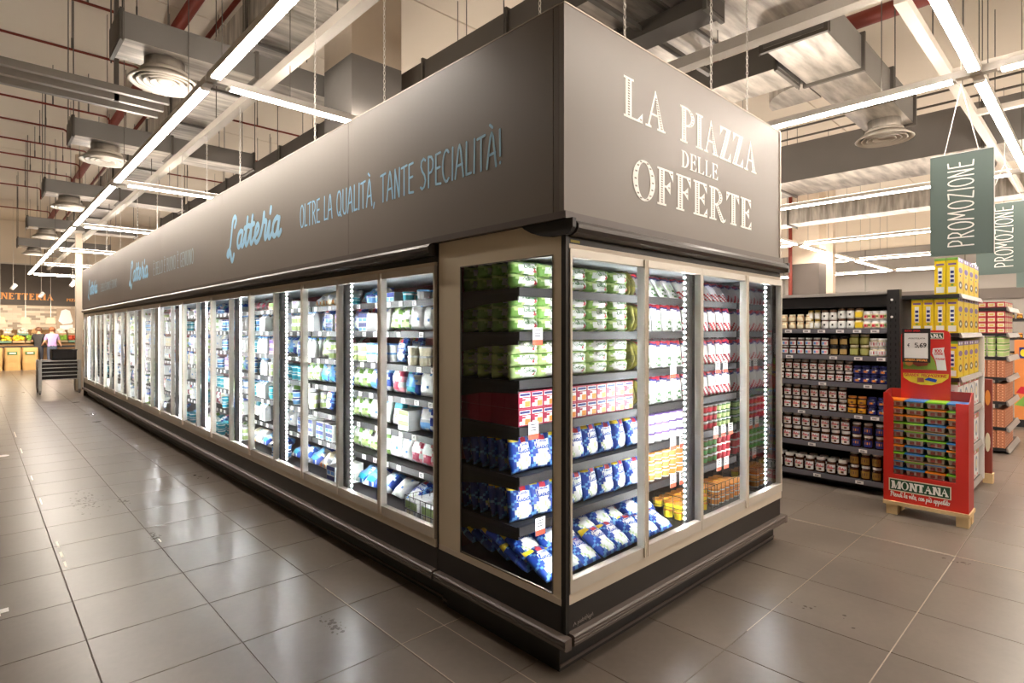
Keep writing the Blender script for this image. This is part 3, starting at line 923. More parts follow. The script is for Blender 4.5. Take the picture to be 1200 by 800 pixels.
# glazed side of the end case, in its own frame (x shifted by -.02)
sx = -.02
g = build(MB().box(sx - .004, sx + .004, .012, .062, .325, 2.06).box(sx - .004, sx + .004, .75, .945, .325, 2.07)
          .box(sx - .004, sx + .004, .062, .75, 1.915, 2.07).box(sx - .004, sx + .004, .062, .75, .325, .365), 'side_panel', M_FRIT, endc)
gm = MB(); gm.face([(sx, .75, .365), (sx, .062, .365), (sx, .062, 1.915), (sx, .75, 1.915)])
build(gm, 'side_glass', M_GLASS, g)
build(MB().box(sx - .006, sx - .001, .742, .75, .362, 1.918).box(sx - .006, sx - .001, .062, .068, .362, 1.918).box(sx - .006, sx - .001, .062, .75, .359, .365)
      .box(sx - .006, sx - .001, .062, .75, 1.915, 1.92), 'glass_gasket', M_STRUT, g)
build(MB().box(sx - .005, sx + .004, .012, .945, .322, .352), 'side_sill', M_CREAM, g)
build(MB().box(sx - .004, sx + .02, -.014, .014, .2, 2.0), 'corner_post', M_BLACK, endc)
build(MB().box(sx - .004, sx + .02, .945, .962, .12, 2.07), 'rear_post', M_BLACK, endc)
build(MB().box(sx - .004, sx + .03, .0, .945, .2, .325), 'side_lower_panel', M_DARK, endc)
build(MB().box(sx + .03, sx + .05, .05, .95, 0, .147), 'side_plinth', M_BLACK, endc)
build(MB().box(sx + .022, sx + .03, .05, .95, .02, .032), 'side_plinth_trim', M_BUMP, endc)
build(MB().prism([(sx + p[0], p[1]) for p in bumper_prof()], 'y', -.046, .945), 'side_bumper', M_BUMP, endc)
build(MB().box(sx - .035, sx + .02, -.04, .962, 2.072, 2.104), 'side_top_rail', M_BUMP, endc)
build(MB().prism([(-.068, 2.072), (-.068, 2.03), (-.055, 2.012), (-.03, 2.0), (.06, 2.0), (.13, 2.012), (.19, 2.032), (.235, 2.055), (.255, 2.072)], 'x', sx - .02, sx + .004), 'cornice_end_cap', M_BLACK, endc)
# right side: glazed like the left
rx_ = LU
g2 = build(MB().box(rx_, rx_ + .012, .012, .062, .2, 2.07).box(rx_, rx_ + .012, .75, .945, .2, 2.07).box(rx_, rx_ + .012, .062, .75, 1.915, 2.07).box(rx_, rx_ + .012, .062, .75, .2, .365), 'side_panel', M_DARK, endc)
build(MB().box(rx_ - .004, rx_, .10, .86, .34, 1.95), 'mirror_lining', mat('mirror_steel', 'c8ccd0', .06, 1.0, .01), g2)
build(MB().box(rx_ + .001, rx_ + .01, .062, .75, .365, 1.915), 'outer_board', M_DARK, g2)
build(MB().box(LU, LU + .03, -.046, .95, .147, .2), 'right_bumper', M_BUMP, endc)
build(MB().box(LU - .01, LU + .02, -.066, .03, 2.002, 2.07), 'right_cornice_cap', M_CORN, endc)
build(MB().box(LU - .0, LU + .01, .05, .95, 0, .147), 'right_plinth', M_BLACK, endc)
# maker's mark on the lower panel
lettering('maker_mark', text2d('pastorfrigor', SCRIPT, .115, .022, .0024) + stroke2d([(-.03, .0), (-.02, .014), (-.012, .002)], .004), lambda u, v, l: (.07 + u, -.0046, .215 + v + u * .0), mat('mark_grey', 'a59c93', .5), endc)
build(MB().box(.02, .085, -.005, -.004, 1.975, 1.987), 'yellow_sticker', mat('sticker', 'b0a020', .5), endc)

# the long row facing the left aisle
Y0 = .965
for k in range(6):
    nm = ['nearest', 'second', 'third', 'fourth', 'fifth', 'farthest'][k]
    case('%s four door case of the long row facing the left aisle' % nm, (0, Y0 + (k + 1) * LU, 0), -PI / 2, k < 2, k == 5, k == 0)
YE = Y0 + 6 * LU
tag(build(MB().box(-.02, .9, YE, YE + .06, 0, 2.07).box(-.05, -.02, YE, YE + .05, .147, .2), 'closing_board', M_DARK), 'dark end panel closing the far end of the long case row', 'panel')
struct(MB().box(.93, 2.42, .97, YE + .06, 0, 2.09), 'wall_island_core', M_DARK)

# ------------------------------------------------------------------ header signs
ZB, ZT = 2.106, 3.056
M_BLUE = mat('letter_blue', '9fd2f0', .5)
M_LW = mat('letter_white', 'fffaf2', .5)
t = wthing('header_sign', 'taupe end header with white serif lettering above the end case', 'sign', (1.2, 0, ZB))
build(MB().box(.0, 2.425, 0, .03, ZB, ZT), 'panel', M_FASC, t)
build(MB().box(2.425, 2.445, -.006, .03, ZB, ZT), 'edge_trim', M_FASCE, t)
build(MB().box(0.0, 2.445, -.003, .033, ZT, ZT + .006), 'top_trim', M_FASCE, t)
def on_end(x0, z0):
    return lambda u, v, l: (x0 + u, -.0015 - l, z0 + v)
P, D = serif_text('LA', .395, .208)
lettering('lettering', P, on_end(.455, 2.662), M_LW, t, D, M_FASC, (.0095, .0038))
P, D = serif_text('PIAZZA', 1.02, .208)
lettering('lettering', P, on_end(1.005, 2.662), M_LW, t, D, M_FASC, (.0095, .0038))
P, D = serif_text('DELLE', .445, .098, .15, .05)
lettering('lettering', P, on_end(1.02, 2.515), M_LW, t)
P, D = serif_text('OFFERTE', 1.42, .205)
lettering('lettering', P, on_end(.535, 2.262), M_LW, t, D, M_FASC, (.0095, .0038))

t = wthing('header_sign', 'long taupe side header with pale blue lettering above the left aisle', 'sign', (0, 7.9, ZB))
seams = [.07, 2.042, 4.895, 7.69, 10.55, 13.3, 15.9]
build(MB().box(0, .03, .031, .064, ZB, ZT), 'corner_strip', mat('fascia_corner', '6a6057', .4), t)
for a, b in zip(seams[:-1], seams[1:]):
    build(MB().box(0, .03, a - .002, b - .006, ZB, ZT), 'panel', M_FASC, t)
build(MB().box(-.002, .032, .031, 15.9, ZT, ZT + .006), 'top_trim', M_FASCE, t)
build(MB().box(.004, .028, .04, 15.88, ZB + .01, ZT - .01), 'backing', M_DARK, t)
def on_side(y0, z0):
    return lambda u, v, l: (-.0015 - l, y0 - u, z0 + v)
lettering('lettering', text2d('OLTRE LA QUALITÀ, TANTE SPECIALITÀ!', HAND, 2.45, .178, .015, gap=.05), on_side(2.86, 2.412), M_BLUE, t)
for (yy, s) in ((4.70, 1.0), (9.93, 1.0), (14.85, .95)):
    lettering('lettering', text2d('Latteria', SCRIPT, 1.42 * s, .30, .050, .10, True), on_side(yy, 2.402), M_BLUE, t)
lettering('lettering', text2d('È BELLO È BUONO È GENUINO', HAND, 2.14, .18, .0125, gap=.06), on_side(8.12, 2.395), mat('letter_grey_blue', 'a4bccb', .5), t)
lettering('lettering', text2d('È BELLO È BUONO È GENUINO', HAND, 1.9, .15, .0125, gap=.06), on_side(13.03, 2.40), MATS['letter_grey_blue'], t)
t = wthing('header_sign', 'plain right return of the taupe header, seen edge on', 'sign', (2.43, 8, ZB))
build(MB().box(2.40, 2.425, .031, 15.9, ZB, ZT), 'panel', M_FASC, t)

# chains that carry the header
def chain_mesh(L):
    mb = MB(); p = .034; n = int(L / (p * .78))
    for i in range(n):
        z = i * p * .78
        pts = []
        for a in range(8):
            an = 2 * PI * a / 8
            dx = .0065 * math.cos(an); dz = p / 2 + .017 * math.sin(an)
            pts.append((dx, 0, z + dz) if i % 2 else (0, dx, z + dz))
        mb.tube(pts, .0024, 4, 0, True)
    return mb.mesh('suspension_chain', M_CHAIN)
CH = chain_mesh(HZ - ZT)
CHS = chain_mesh(3.96 - ZT)
for k, y in enumerate([.166, 1.575, 2.619, 4.324, 5.454, 6.53, 7.9, 9.3, 10.8, 12.3, 13.8]):
    far_ = k >= 3
    tag(inst('suspension_chain', CHS if far_ else CH, (.12 if far_ else .015, -1.696 + (y + 1.696) * 1.06 if far_ else y, ZT)), '%s white chain holding up the long header, counted from the corner' % ORD[k + 1], 'chain', 'chains holding the headers')
for k, x in enumerate([.487, 1.404, 1.914]):
    tag(inst('suspension_chain', CH, (x, .015, ZT)), '%s white chain above the end header from its left corner' % ORD[k + 1], 'chain', 'chains holding the headers')

# ================================================================== GOODS IN THE CASES
C = lambda n, h, r=.4, **k: mat('print_' + n, h, r, 0, .05, 20, **k)
P_BLUE, P_WHITE, P_YEL, P_RED, P_LBL = C('blue', '1a46ac', .3), C('white', 'f3f4f2', .35), C('yellow', 'f0d030', .35), C('red', 'c8283a', .35), C('light_blue', '6aa8e4', .3)
P_GRN, P_LGRN, P_DGRN, P_PUR, P_ORG, P_BRN = C('green', '7fb050', .4), C('light_green', 'c8e094', .35), C('dark_green', '3d7a36', .4), C('purple', '7a5aa8', .35), C('orange', 'ee9a44', .35), C('brown', '6a4a34', .4)
P_CRM, P_PNK, P_TEAL, P_NAVY, P_OLV, P_GRY, P_CRIM = C('cream', 'f0e6c8', .4), C('pink', 'eaa0a8', .35), C('teal', '22a0b4', .35), C('navy', '27307a', .35), C('olive', '8f8a3a', .5), C('grey', 'c4c8cc', .3), C('crimson', 'b02848', .35)

def pillow(w, h, d, nx, ny, fn, seed=1, crinkle=.12, text=None):
    """a sealed film bag standing upright, front towards -y; fn(u, v, front) picks the print"""
    r = random.Random(seed); mb = MB(); idx = {}
    ph = [r.uniform(0, 6.28) for _ in range(8)]
    def dep(u, v):
        a = (1 - abs(2 * u - 1) ** 2.6) * (1 - abs(2 * v - 1) ** 3.0)
        n = math.sin(7 * u + ph[0] + 3 * v) * math.sin(9 * v + ph[1]) + .6 * math.sin(17 * u + ph[2]) * math.sin(13 * v + ph[3])
        return d / 2 * max(0, a) ** .6 * (1 + crinkle * n)
    def edge(u, v):
        return (w * (u - .5) * (1 + .03 * math.sin(11 * v + ph[4])), h * v * (1 + .02 * math.sin(9 * u + ph[5])))
    for side in (-1, 1):
        for i in range(nx + 1):
            for j in range(ny + 1):
                u, v = i / nx, j / ny
                if (i in (0, nx) or j in (0, ny)) and side == 1:
                    idx[(1, i, j)] = idx[(-1, i, j)]; continue
                x, z = edge(u, v)
                idx[(side, i, j)] = len(mb.v); mb.v.append((x, side * dep(u, v), z))
        for i in range(nx):
            for j in range(ny):
                q = (idx[(side, i, j)], idx[(side, i + 1, j)], idx[(side, i + 1, j + 1)], idx[(side, i, j + 1)])
                mb.f.append(q if side < 0 else q[::-1]); mb.m.append(fn((i + .5) / nx, (j + .5) / ny, side < 0))
    if text:
        for txt, font, u0, v0, tw, th, pen, slot in text:
            for k, q in enumerate(text2d(txt, font, tw * w, th * h, pen, .1, False, False)):
                mb.face([(w * (u0 - .5) + x, -dep(u0 + x / w, v0 + z / h) - .0015 - k * 1e-5, h * v0 + z) for x, z in q], slot)
    return mb

def ell(u, v, cx, cy, rx, ry):
    return ((u - cx) / rx) ** 2 + ((v - cy) / ry) ** 2 < 1

def f_lucia(u, v, front):
    if v > .8 and u < .34: return 2
    if front:
        if ell(u, v, .54, .84, .16, .07): return 3
        if ell(u, v, .55, .59, .31, .21): return 1
        if ell(u, v, .53, .25, .36, .20): return 1 if (int(u * 9) + int(v * 11)) % 4 else 5
    else:
        if ell(u, v, .5, .5, .36, .14): return 4
    return 4 if (int(u * 10 + v * 12) % 5 == 0 or int(u * 10 - v * 12 + 40) % 5 == 0) else 0
SET_L = [P_BLUE, P_WHITE, P_YEL, P_RED, P_LBL, C('pale_green', 'cfe0b0')]
LUC = [pillow(.15, .20, .07, 12, 16, f_lucia, s, .12, [('Santa', SCRIPT, .34, .68, .4, .07, .003, 0), ('lucia', SCRIPT, .24, .50, .6, .15, .006, 0)]).mesh('mozzarella_bag', SET_L, True) for s in (1, 5)]

def f_salad(u, v, front):
    if front and ell(u, v, .52, .5, .34, .36): return 1 if not ell(u, v, .72, .38, .08, .14) else 3
    k = math.sin(u * 8 + v * 2.5 + .6) + .7 * math.sin(v * 5 - u * 5)
    return 0 if k > .35 else (2 if k > -1.0 else 4)
SET_S = [P_GRN, P_WHITE, P_LGRN, P_RED, P_DGRN]
SAL = [pillow(.20, .082, .10, 12, 7, f_salad, s, .2, [('Galbani', SCRIPT, .3, .5, .45, .32, .003, 4)]).mesh('salad_pack', SET_S, True) for s in (2, 3)]
def f_salad2(u, v, front):
    if front and ell(u, v, .5, .5, .40, .40): return 1 if not ell(u, v, .72, .4, .07, .12) else 3
    return 2 if math.sin(u * 7 + v * 4) > -.6 else 0
SAL2 = [pillow(.20, .075, .10, 12, 7, f_salad2, s, .2, [('Galbani', SCRIPT, .3, .5, .42, .32, .003, 4)]).mesh('salad_pack', SET_S, True) for s in (4, 6)]

def carton(w, h, d, base, patches, mats, name, texts=()):
    mb = MB(); mb.box(-w / 2, w / 2, 0, d, 0, h, base)
    for (u0, u1, v0, v1, m) in patches:
        mb.face([(w * (u0 - .5), -.0006 - .0001 * len(mb.f), h * v0), (w * (u1 - .5), -.0006 - .0001 * len(mb.f), h * v0), (w * (u1 - .5), -.0006 - .0001 * len(mb.f), h * v1), (w * (u0 - .5), -.0006 - .0001 * len(mb.f), h * v1)], m)
    for txt, font, u0, v0, tw, th, pen, slot in texts:
        for k, q in enumerate(text2d(txt, font, tw * w, th * h, pen, 0, False, False)):
            mb.face([(w * (u0 - .5) + x, -.003 - k * 1e-5, h * v0 + z) for x, z in q], slot)
    return mb.mesh(name, mats)
REDB = carton(.088, .088, .10, 0, [(.3, .94, .08, .62, 2), (.5, .92, .1, .42, 3), (.06, .94, .68, .92, 1), (.1, .9, .74, .88, 4), (.1, .55, .46, .58, 0), (.06, .28, .1, .3, 2)], [P_CRIM, P_WHITE, P_WHITE, P_ORG, P_NAVY], 'cream_cheese_box')

def f_slice(top, bot):
    def f(u, v, front):
        if v > .92: return 4
        if front and v > .74 + .06 * math.sin(u * 7): return 1 if v < .84 + .05 * math.sin(u * 7) else 2
        if front and bot == 'round' and ell(u, v, .6, .2, .22, .16): return 3 if not ell(u, v, .6, .2, .13, .09) else 0
        if front and bot == 'red' and v < .34 and math.sin(u * 13 + v * 20) > -.1: return 2
        if front and bot == 'round' and .3 < v < .6 and math.sin(u * 15 + v * 11) > .5: return 5
        return 0
    return f
SET_P = [P_WHITE, P_NAVY, P_RED, P_DGRN, P_GRY, C('mint', 'cde8c0')]
SLI = [pillow(.125, .195, .03, 9, 14, f_slice(0, 'round'), 8, .05).mesh('sliced_cheese_pack', SET_P, True)]
SLR = [pillow(.125, .195, .03, 9, 14, f_slice(0, 'red'), 9, .05).mesh('sliced_ham_pack', SET_P, True)]

def tub(r, h, body, lid, band, name, taper=.86, n=12):
    return MB().lathe([(r * taper, 0), (r * (taper + .03), h * .12), (r * .98, h * .66), (r, h * .8), (r * 1.05, h * .82), (r * 1.05, h * .95), (r * .98, h)], n, ms=[0, 1, 0, 0, 2, 2]).mesh(name, [body, band, lid])
T_PUR = tub(.042, .062, P_WHITE, P_PUR, P_WHITE, 'purple_lid_tub')
T_ORG = tub(.042, .062, P_WHITE, P_ORG, P_ORG, 'orange_tub')
T_BRN = tub(.034, .06, P_BRN, P_GRY, P_RED, 'dessert_tub')
T_GRN = tub(.034, .06, P_DGRN, P_GRY, P_LGRN, 'dessert_tub')
T_RED = tub(.034, .06, P_RED, P_WHITE, P_RED, 'dessert_tub')
T_DRK = tub(.034, .06, P_BRN, P_GRY, P_DGRN, 'pudding_tub')
T_WHT = tub(.046, .075, P_WHITE, P_LBL, P_WHITE, 'white_tub')
T_WG = tub(.046, .075, P_WHITE, P_WHITE, P_LGRN, 'green_band_tub')
T_CRM = tub(.046, .07, P_CRM, P_WHITE, P_CRM, 'cream_tub')
T_YEL = tub(.036, .05, P_YEL, P_ORG, P_YEL, 'yellow_cup', n=10)
T_NVY = tub(.044, .07, P_WHITE, P_NAVY, P_LBL, 'blue_lid_tub')
T_TEA = tub(.044, .07, P_WHITE, P_TEAL, P_TEAL, 'teal_lid_tub')

def f_two(a):
    def f(u, v, front):
        if v > .62: return 0
        if front and ell(u, v, .5, .3, .34, .22): return 1 if (int(u * 11) + int(v * 9)) % 3 else 2
        return 1
    return f
TEALB = pillow(.15, .20, .06, 10, 12, f_two(0), 12).mesh('teal_top_bag', [P_TEAL, P_WHITE, P_ORG], True)
def f_mix(seed, n):
    r = random.Random(seed); t = [[r.randrange(n) for _ in range(5)] for _ in range(5)]
    def f(u, v, front):
        if ell(u, v, .5, .56, .36, .2) and front:
            return 0
        if ell(u, v, .5, .2, .3, .14) and front:
            return n - 1
        return t[int(u * 4.9)][int(v * 4.9)]
    return f
BAGS = {
    'white': pillow(.175, .195, .095, 9, 10, f_mix(1, 4), 21, .2).mesh('white_film_bag', [P_WHITE, P_GRY, P_LBL, P_WHITE], True),
    'green': pillow(.175, .195, .095, 9, 10, f_mix(2, 5), 22, .2).mesh('green_print_bag', [P_WHITE, P_DGRN, P_GRN, P_GRY, P_LGRN], True),
    'blue': pillow(.175, .195, .095, 9, 10, f_mix(3, 5), 23, .2).mesh('blue_print_bag', [P_WHITE, P_BLUE, P_NAVY, P_GRY, P_LBL], True),
    'pale': pillow(.175, .195, .095, 9, 10, f_mix(4, 4), 24, .2).mesh('pale_blue_bag', [P_LBL, P_WHITE, P_BLUE, P_TEAL], True),
    'pink': pillow(.175, .195, .095, 9, 10, f_mix(5, 4), 25, .2).mesh('pink_print_bag', [P_WHITE, P_PNK, P_GRY, P_CRIM], True),
    'yellow': pillow(.175, .195, .095, 9, 10, f_mix(6, 4), 26, .2).mesh('yellow_print_bag', [P_CRM, P_ORG, P_GRY, P_WHITE], True),
}
# knotted pouch: round bag drawn together at the top under a red tie
kb = MB(); kb.lathe([(.02, 0), (.058, .012), (.07, .05), (.055, .095), (.02, .125), (.012, .135), (.035, .165), (.03, .185)], 12, ms=[0, 0, 0, 0, 1, 1, 1])
KNOT = kb.mesh('knotted_mozzarella_pouch', [P_WHITE, P_RED], True)
MILK = MB().box(-.035, .035, -.035, .035, 0, .14, 0).prism([(-.035, .14), (.035, .14), (0, .175)], 'x', -.035, .035, 0).box(-.034, .034, -.004, .004, .17, .185, 1).mesh('milk_carton', [P_WHITE, P_LBL])
mb = MB(); mb.lathe([(.034, 0), (.036, .01), (.036, .12), (.018, .155), (.016, .17)], 12, ms=[0, 1, 0, 0]); mb.lathe([(.019, .168), (.019, .186)], 12, ms=[2])
BOTT = mb.mesh('milk_bottle', [P_WHITE, P_WHITE, P_LBL], True)
GBOX = carton(.15, .12, .12, 0, [(.05, .95, .55, .95, 1), (.15, .7, .08, .5, 2)], [P_WHITE, P_LGRN, P_CRM], 'green_white_box')
YPACK = carton(.14, .075, .12, 0, [(.03, .97, .5, .95, 1), (.08, .45, .08, .45, 2), (.52, .92, .08, .45, 2)], [P_WHITE, P_PUR, P_PNK], 'yoghurt_multipack')
YPACKB = carton(.14, .075, .12, 0, [(.03, .97, .5, .95, 1), (.08, .45, .08, .45, 2), (.52, .92, .08, .45, 2)], [P_WHITE, P_NAVY, P_LBL], 'yoghurt_multipack')
YPACKG = carton(.14, .075, .12, 0, [(.03, .97, .5, .95, 1), (.08, .45, .08, .45, 2), (.52, .92, .08, .45, 2)], [P_WHITE, P_GRN, P_CRM], 'yoghurt_multipack')
TRAY = MB().frus(0, .06, 0, .03, .06, .05, .066, .058, 0).box(-.064, .064, .004, .116, .03, .034, 1).mesh('cold_cut_tray', [P_PNK, P_WHITE])
OFFC = {}

rp = random.Random(11)
def put(me, unit, u, v, z, label, group, cat, rx=0.0, dz=0.0, ry=0.0):
    x, y, zz = W(unit, u, v, z)
    k = rp.uniform(.9, 1.08) if cat == 'bag' and unit else 1.0
    o = inst(me.name.split('.')[0], me, (x, y, zz), UNITS[unit][2] + dz, None, rx, ry, (k, k, k) if k != 1 else None)
    return tag(o, label, cat, group)

# ---------------- the end case (unit 0); x from the corner; shelf 0 is the top one
FV = .345   # front edge of the goods
lv = ['top', 'second', 'third', 'fourth', 'fifth', 'sixth']
# door one: salad packs on three shelves
for s, (layers, ms, dsc) in enumerate([(2, SAL, 'dark green'), (3, SAL, 'mixed green'), (3, SAL2, 'pale green')]):
    for L in range(layers):
        for c in range(5):
            for row in range(4 if c == 0 else 1):
                put(rp.choice(ms), 0, .115 + c * .2, FV + .06 + row * .12, SHELF_Z[s] + .001 + L * .064, '%s salad pack, %s end shelf, %s from corner, %s layer%s' % (dsc, lv[s], ORD[c + 1], ['bottom', 'second', 'third'][L], '' if row == 0 else ' row ' + ['two', 'three', 'four'][row - 1]), 'salad packs %s shelf of the end case' % lv[s], 'salad', 0, rp.uniform(-.06, .06))
# red cream cheese boxes, two high
for L in range(2):
    for c in range(11):
        for row in range(5 if c == 0 else 1):
            put(REDB, 0, .075 + c * .0905, FV + .003 + row * .102, SHELF_Z[3] + .001 + L * .0895, 'red cream cheese box, %s layer, %s from the corner%s' % (['lower', 'upper'][L], ORD[c + 1], '' if row == 0 else ', %s row from the glass' % ORD[row + 1]), 'red cream cheese boxes', 'box')
# blue mozzarella bags standing on the fifth and sixth shelves
for s in (4, 5):
    for c in range(8 if s == 4 else 8):
        for row in range(6 if c == 0 else 1):
            put(LUC[(c + row) % 2], 0, .10 + c * .142, FV + .055 + row * .075, SHELF_Z[s] + .003, 'blue mozzarella bag standing on the %s end case shelf, %s from the corner%s' % (lv[s], ORD[c + 1], '' if row == 0 else ', %s row' % ORD[row + 1]), 'mozzarella bags standing on the %s shelf' % lv[s], 'bag', -.16 + rp.uniform(-.06, .03), rp.uniform(-.22, .22))
# bags lying in a heap on the bottom deck
for row in range(5):
    for c in range(8 if row < 2 else 2):
        for L in range(1 if row == 0 else 2):
            o = put(LUC[(c + row + L) % 2], 0, .10 + c * .145 + rp.uniform(-.015, .015), .16 + row * .135, DECK_Z + .032 + L * .062 + row * .012, 'blue mozzarella bag lying in the deck heap, %s from the corner, %s row, %s' % (ORD[c + 1], ORD[row + 1], ['lower', 'upper'][L]), 'mozzarella bags lying on the deck', 'bag', -1.12 + rp.uniform(-.1, .1), rp.uniform(-.2, .2))
# door two: sliced cheese on shelves one to four, then tubs
for s in (0, 1, 2, 3):
    for c in range(4):
        u = 1.21 + c * .13
        if s == 0:
            o = put(SLI[0], 0, u, FV + .05, SHELF_Z[s] + .002, 'white sliced cheese pack with blue wave, top end case shelf, %s from left' % ORD[c + 1], 'sliced cheese packs top shelf', 'cheese pack', -.55)
        else:
            for row in range(2):
                put(SLI[0], 0, u, FV + .03 + row * .05, SHELF_Z[s] + .002, 'white sliced cheese pack, %s end case shelf, %s from left, %s row' % (lv[s], ORD[c + 1], ['front', 'back'][row]), 'sliced cheese packs %s shelf' % lv[s], 'cheese pack', -.12)
for s, me, dsc in ((4, T_PUR, 'white tub with purple lid'), (5, T_ORG, 'orange tub with orange lid')):
    for L in range(3):
        for c in range(5):
            put(me, 0, 1.27 + c * .09, FV + .05, SHELF_Z[s] + .001 + L * .0625, '%s, %s end case shelf, %s column, %s layer' % (dsc, lv[s], ORD[c + 1], ['bottom', 'middle', 'top'][L]), '%s of the end case' % dsc, 'tub')
# door three: ham packs, then coloured tubs
for s in (0, 1, 2, 3):
    for c in range(6):
        u = 1.74 + c * .122
        put(SLR[0], 0, u, FV + (.05 if s == 0 else .03), SHELF_Z[s] + .002, 'white pack with blue and red print, %s end case shelf, %s from left' % (lv[s], ORD[c + 1]), 'sliced ham packs %s shelf' % lv[s], 'ham pack', -.55 if s == 0 else -.12)
for s in (4, 5):
    for L in range(3):
        for c in range(9):
            me, nm = ((T_RED, 'red'), (T_BRN, 'brown'), (T_GRN, 'green'))[c // 3] if s == 4 else ((T_DRK, 'dark green'), (T_DRK, 'dark green'), (T_RED, 'crimson'))[c // 3]
            put(me, 0, 1.76 + c * .073, FV + .04, SHELF_Z[s] + .001 + L * .0605, '%s dessert tub, %s end case shelf, %s column, %s layer' % (nm, lv[s], ORD[c + 1], ['bottom', 'middle', 'top'][L]), '%s dessert tubs %s shelf' % (nm, lv[s]), 'tub')
# olive packs stood edge on between the salad and the cheese
OLP = pillow(.05, .185, .12, 5, 8, lambda u, v, f: 0 if math.sin(v * 9 + u * 4) > -.5 else 1, 31, .15).mesh('olive_film_pack', [P_OLV, C('olive_dark', '6f6a30')], True)
for s in (0, 1, 2, 3):
    for c in range(2):
        put(OLP, 0, 1.055 + c * .052, FV + .07, SHELF_Z[s] + .002, '%s olive film pack edge on beside the salad, %s end case shelf' % (['left', 'right'][c], lv[s]), 'olive film packs', 'pack', -.5 if s == 0 else -.1)
# wire baskets of yellow cups on the deck
def wire_basket(unit, u0, u1, v0, v1, z0, h, label):
    x, y, z = W(unit, 0, 0, 0)
    t = thing('wire_basket', label, 'basket', (x, y, z), UNITS[unit][2])
    r = .0022
    for zz in (z0 + .004, z0 + h * .5, z0 + h):
        build(MB().tube([(u0, v0, zz), (u1, v0, zz), (u1, v1, zz), (u0, v1, zz)], r, 4, 0, True), 'rim_wire', M_WIRE, t)
    for k in range(9):
        u = u0 + (u1 - u0) * k / 8
        build(MB().tube([(u, v0, z0), (u, v0, z0 + h)], r, 4), 'upright_wire', M_WIRE, t)
    for k in range(1, 6):
        v = v0 + (v1 - v0) * k / 6
        for u in (u0, u1):
            build(MB().tube([(u, v, z0), (u, v, z0 + h)], r, 4), 'upright_wire', M_WIRE, t)
for b, (u0, u1, nm) in enumerate([(1.36, 1.80, 'left'), (1.83, 2.34, 'right')]):
    wire_basket(0, u0, u1, .2, .62, DECK_Z + .001, .16, 'dark %s wire basket of cups on the end case deck' % nm)
    n = int((u1 - u0 - .03) / .077)
    for L in range(2):
        for c in range(n):
            for row in range(3 if L == 1 else 2):
                put(T_YEL if b == 0 or row else T_ORG, 0, u0 + .05 + c * .077, .25 + row * .08, DECK_Z + .004 + L * .052, 'small dessert cup in the %s wire basket, %s column, %s row, %s' % (nm, ORD[c + 1], ORD[row + 1], ['lower', 'upper'][L]), 'dessert cups in the %s wire basket' % nm, 'cup')

# ---------------- the long row (units 1..6); doors counted from the corner
KINDS = {
    'wtub': (T_WHT, .1, 2, .0755, .05, 'white tub with pale blue lid', 'tub'),
    'gtub': (T_WG, .1, 2, .0755, .05, 'white tub with green band', 'tub'),
    'ctub': (T_CRM, .1, 2, .0705, .05, 'cream coloured tub', 'tub'),
    'ntub': (T_NVY, .097, 2, .0705, .05, 'white tub with dark blue lid', 'tub'),
    'ttub': (T_TEA, .097, 2, .0705, .05, 'white tub with teal lid', 'tub'),
    'teal': (TEALB, .155, 1, 0, .05, 'white bag with teal top', 'bag'),
    'knot': (KNOT, .145, 1, 0, .08, 'knotted white pouch with red tie', 'pouch'),
    'milk': (MILK, .076, 1, 0, .04, 'white carton with pale blue crest', 'carton'),
    'bott': (BOTT, .077, 1, 0, .04, 'white bottle with pale blue cap', 'bottle'),
    'gbox': (GBOX, .155, 1, 0, .004, 'white and green box', 'box'),
    'ypur': (YPACK, .145, 2, .0757, .004, 'purple and white yoghurt multipack', 'multipack'),
    'yblu': (YPACKB, .145, 2, .0757, .004, 'blue and white yoghurt multipack', 'multipack'),
    'ygrn': (YPACKG, .145, 2, .0757, .004, 'green and white yoghurt multipack', 'multipack'),
    'luc': (LUC[0], .155, 1, 0, .05, 'blue mozzarella bag with white oval', 'bag'),
}
for k_, dsc in (('white', 'plain white film bag'), ('green', 'white and green print bag'), ('blue', 'blue and white print bag'), ('pale', 'pale blue print bag'), ('pink', 'white and pink print bag'), ('yellow', 'cream and orange print bag')):
    KINDS[k_] = (BAGS[k_], .142, 1, 0, .06, dsc, 'bag')
plan = {  # near doors after the photograph, top shelf down to the deck
    1: ['ntub+teal', 'wtub+ctub', 'knot', 'green', 'blue', 'pale+white', 'gbox'],
    2: ['wtub', 'white+green', 'ctub', 'white', 'blue', 'pink+white', 'luc'],
    3: ['ntub+pale', 'white', 'wtub+gtub', 'blue+green', 'white', 'green', 'pale'],
    4: ['ttub', 'ypur', 'pink', 'pale', 'green', 'yellow', 'white'],
    5: ['yellow+ypur', 'milk', 'bott', 'green+ttub', 'gtub', 'yblu', 'blue'],
    6: ['ygrn', 'milk', 'pale', 'ttub', 'green', 'white', 'blue'],
    7: ['yellow', 'milk', 'bott', 'bott', 'milk', 'milk', 'yellow'],
    8: ['pink', 'bott', 'milk', 'pale', 'wtub', 'ygrn', 'green'],
}
mixer = ['blue', 'green', 'pale', 'luc', 'ypur', 'yblu', 'ygrn', 'ttub', 'ntub', 'gtub', 'white', 'pink', 'yellow', 'teal']
light = ['wtub', 'white', 'ctub', 'milk', 'bott', 'white', 'gtub', 'pale', 'green', 'ypur', 'pink', 'ygrn', 'ntub', 'blue', 'yellow', 'ttub', 'yblu']
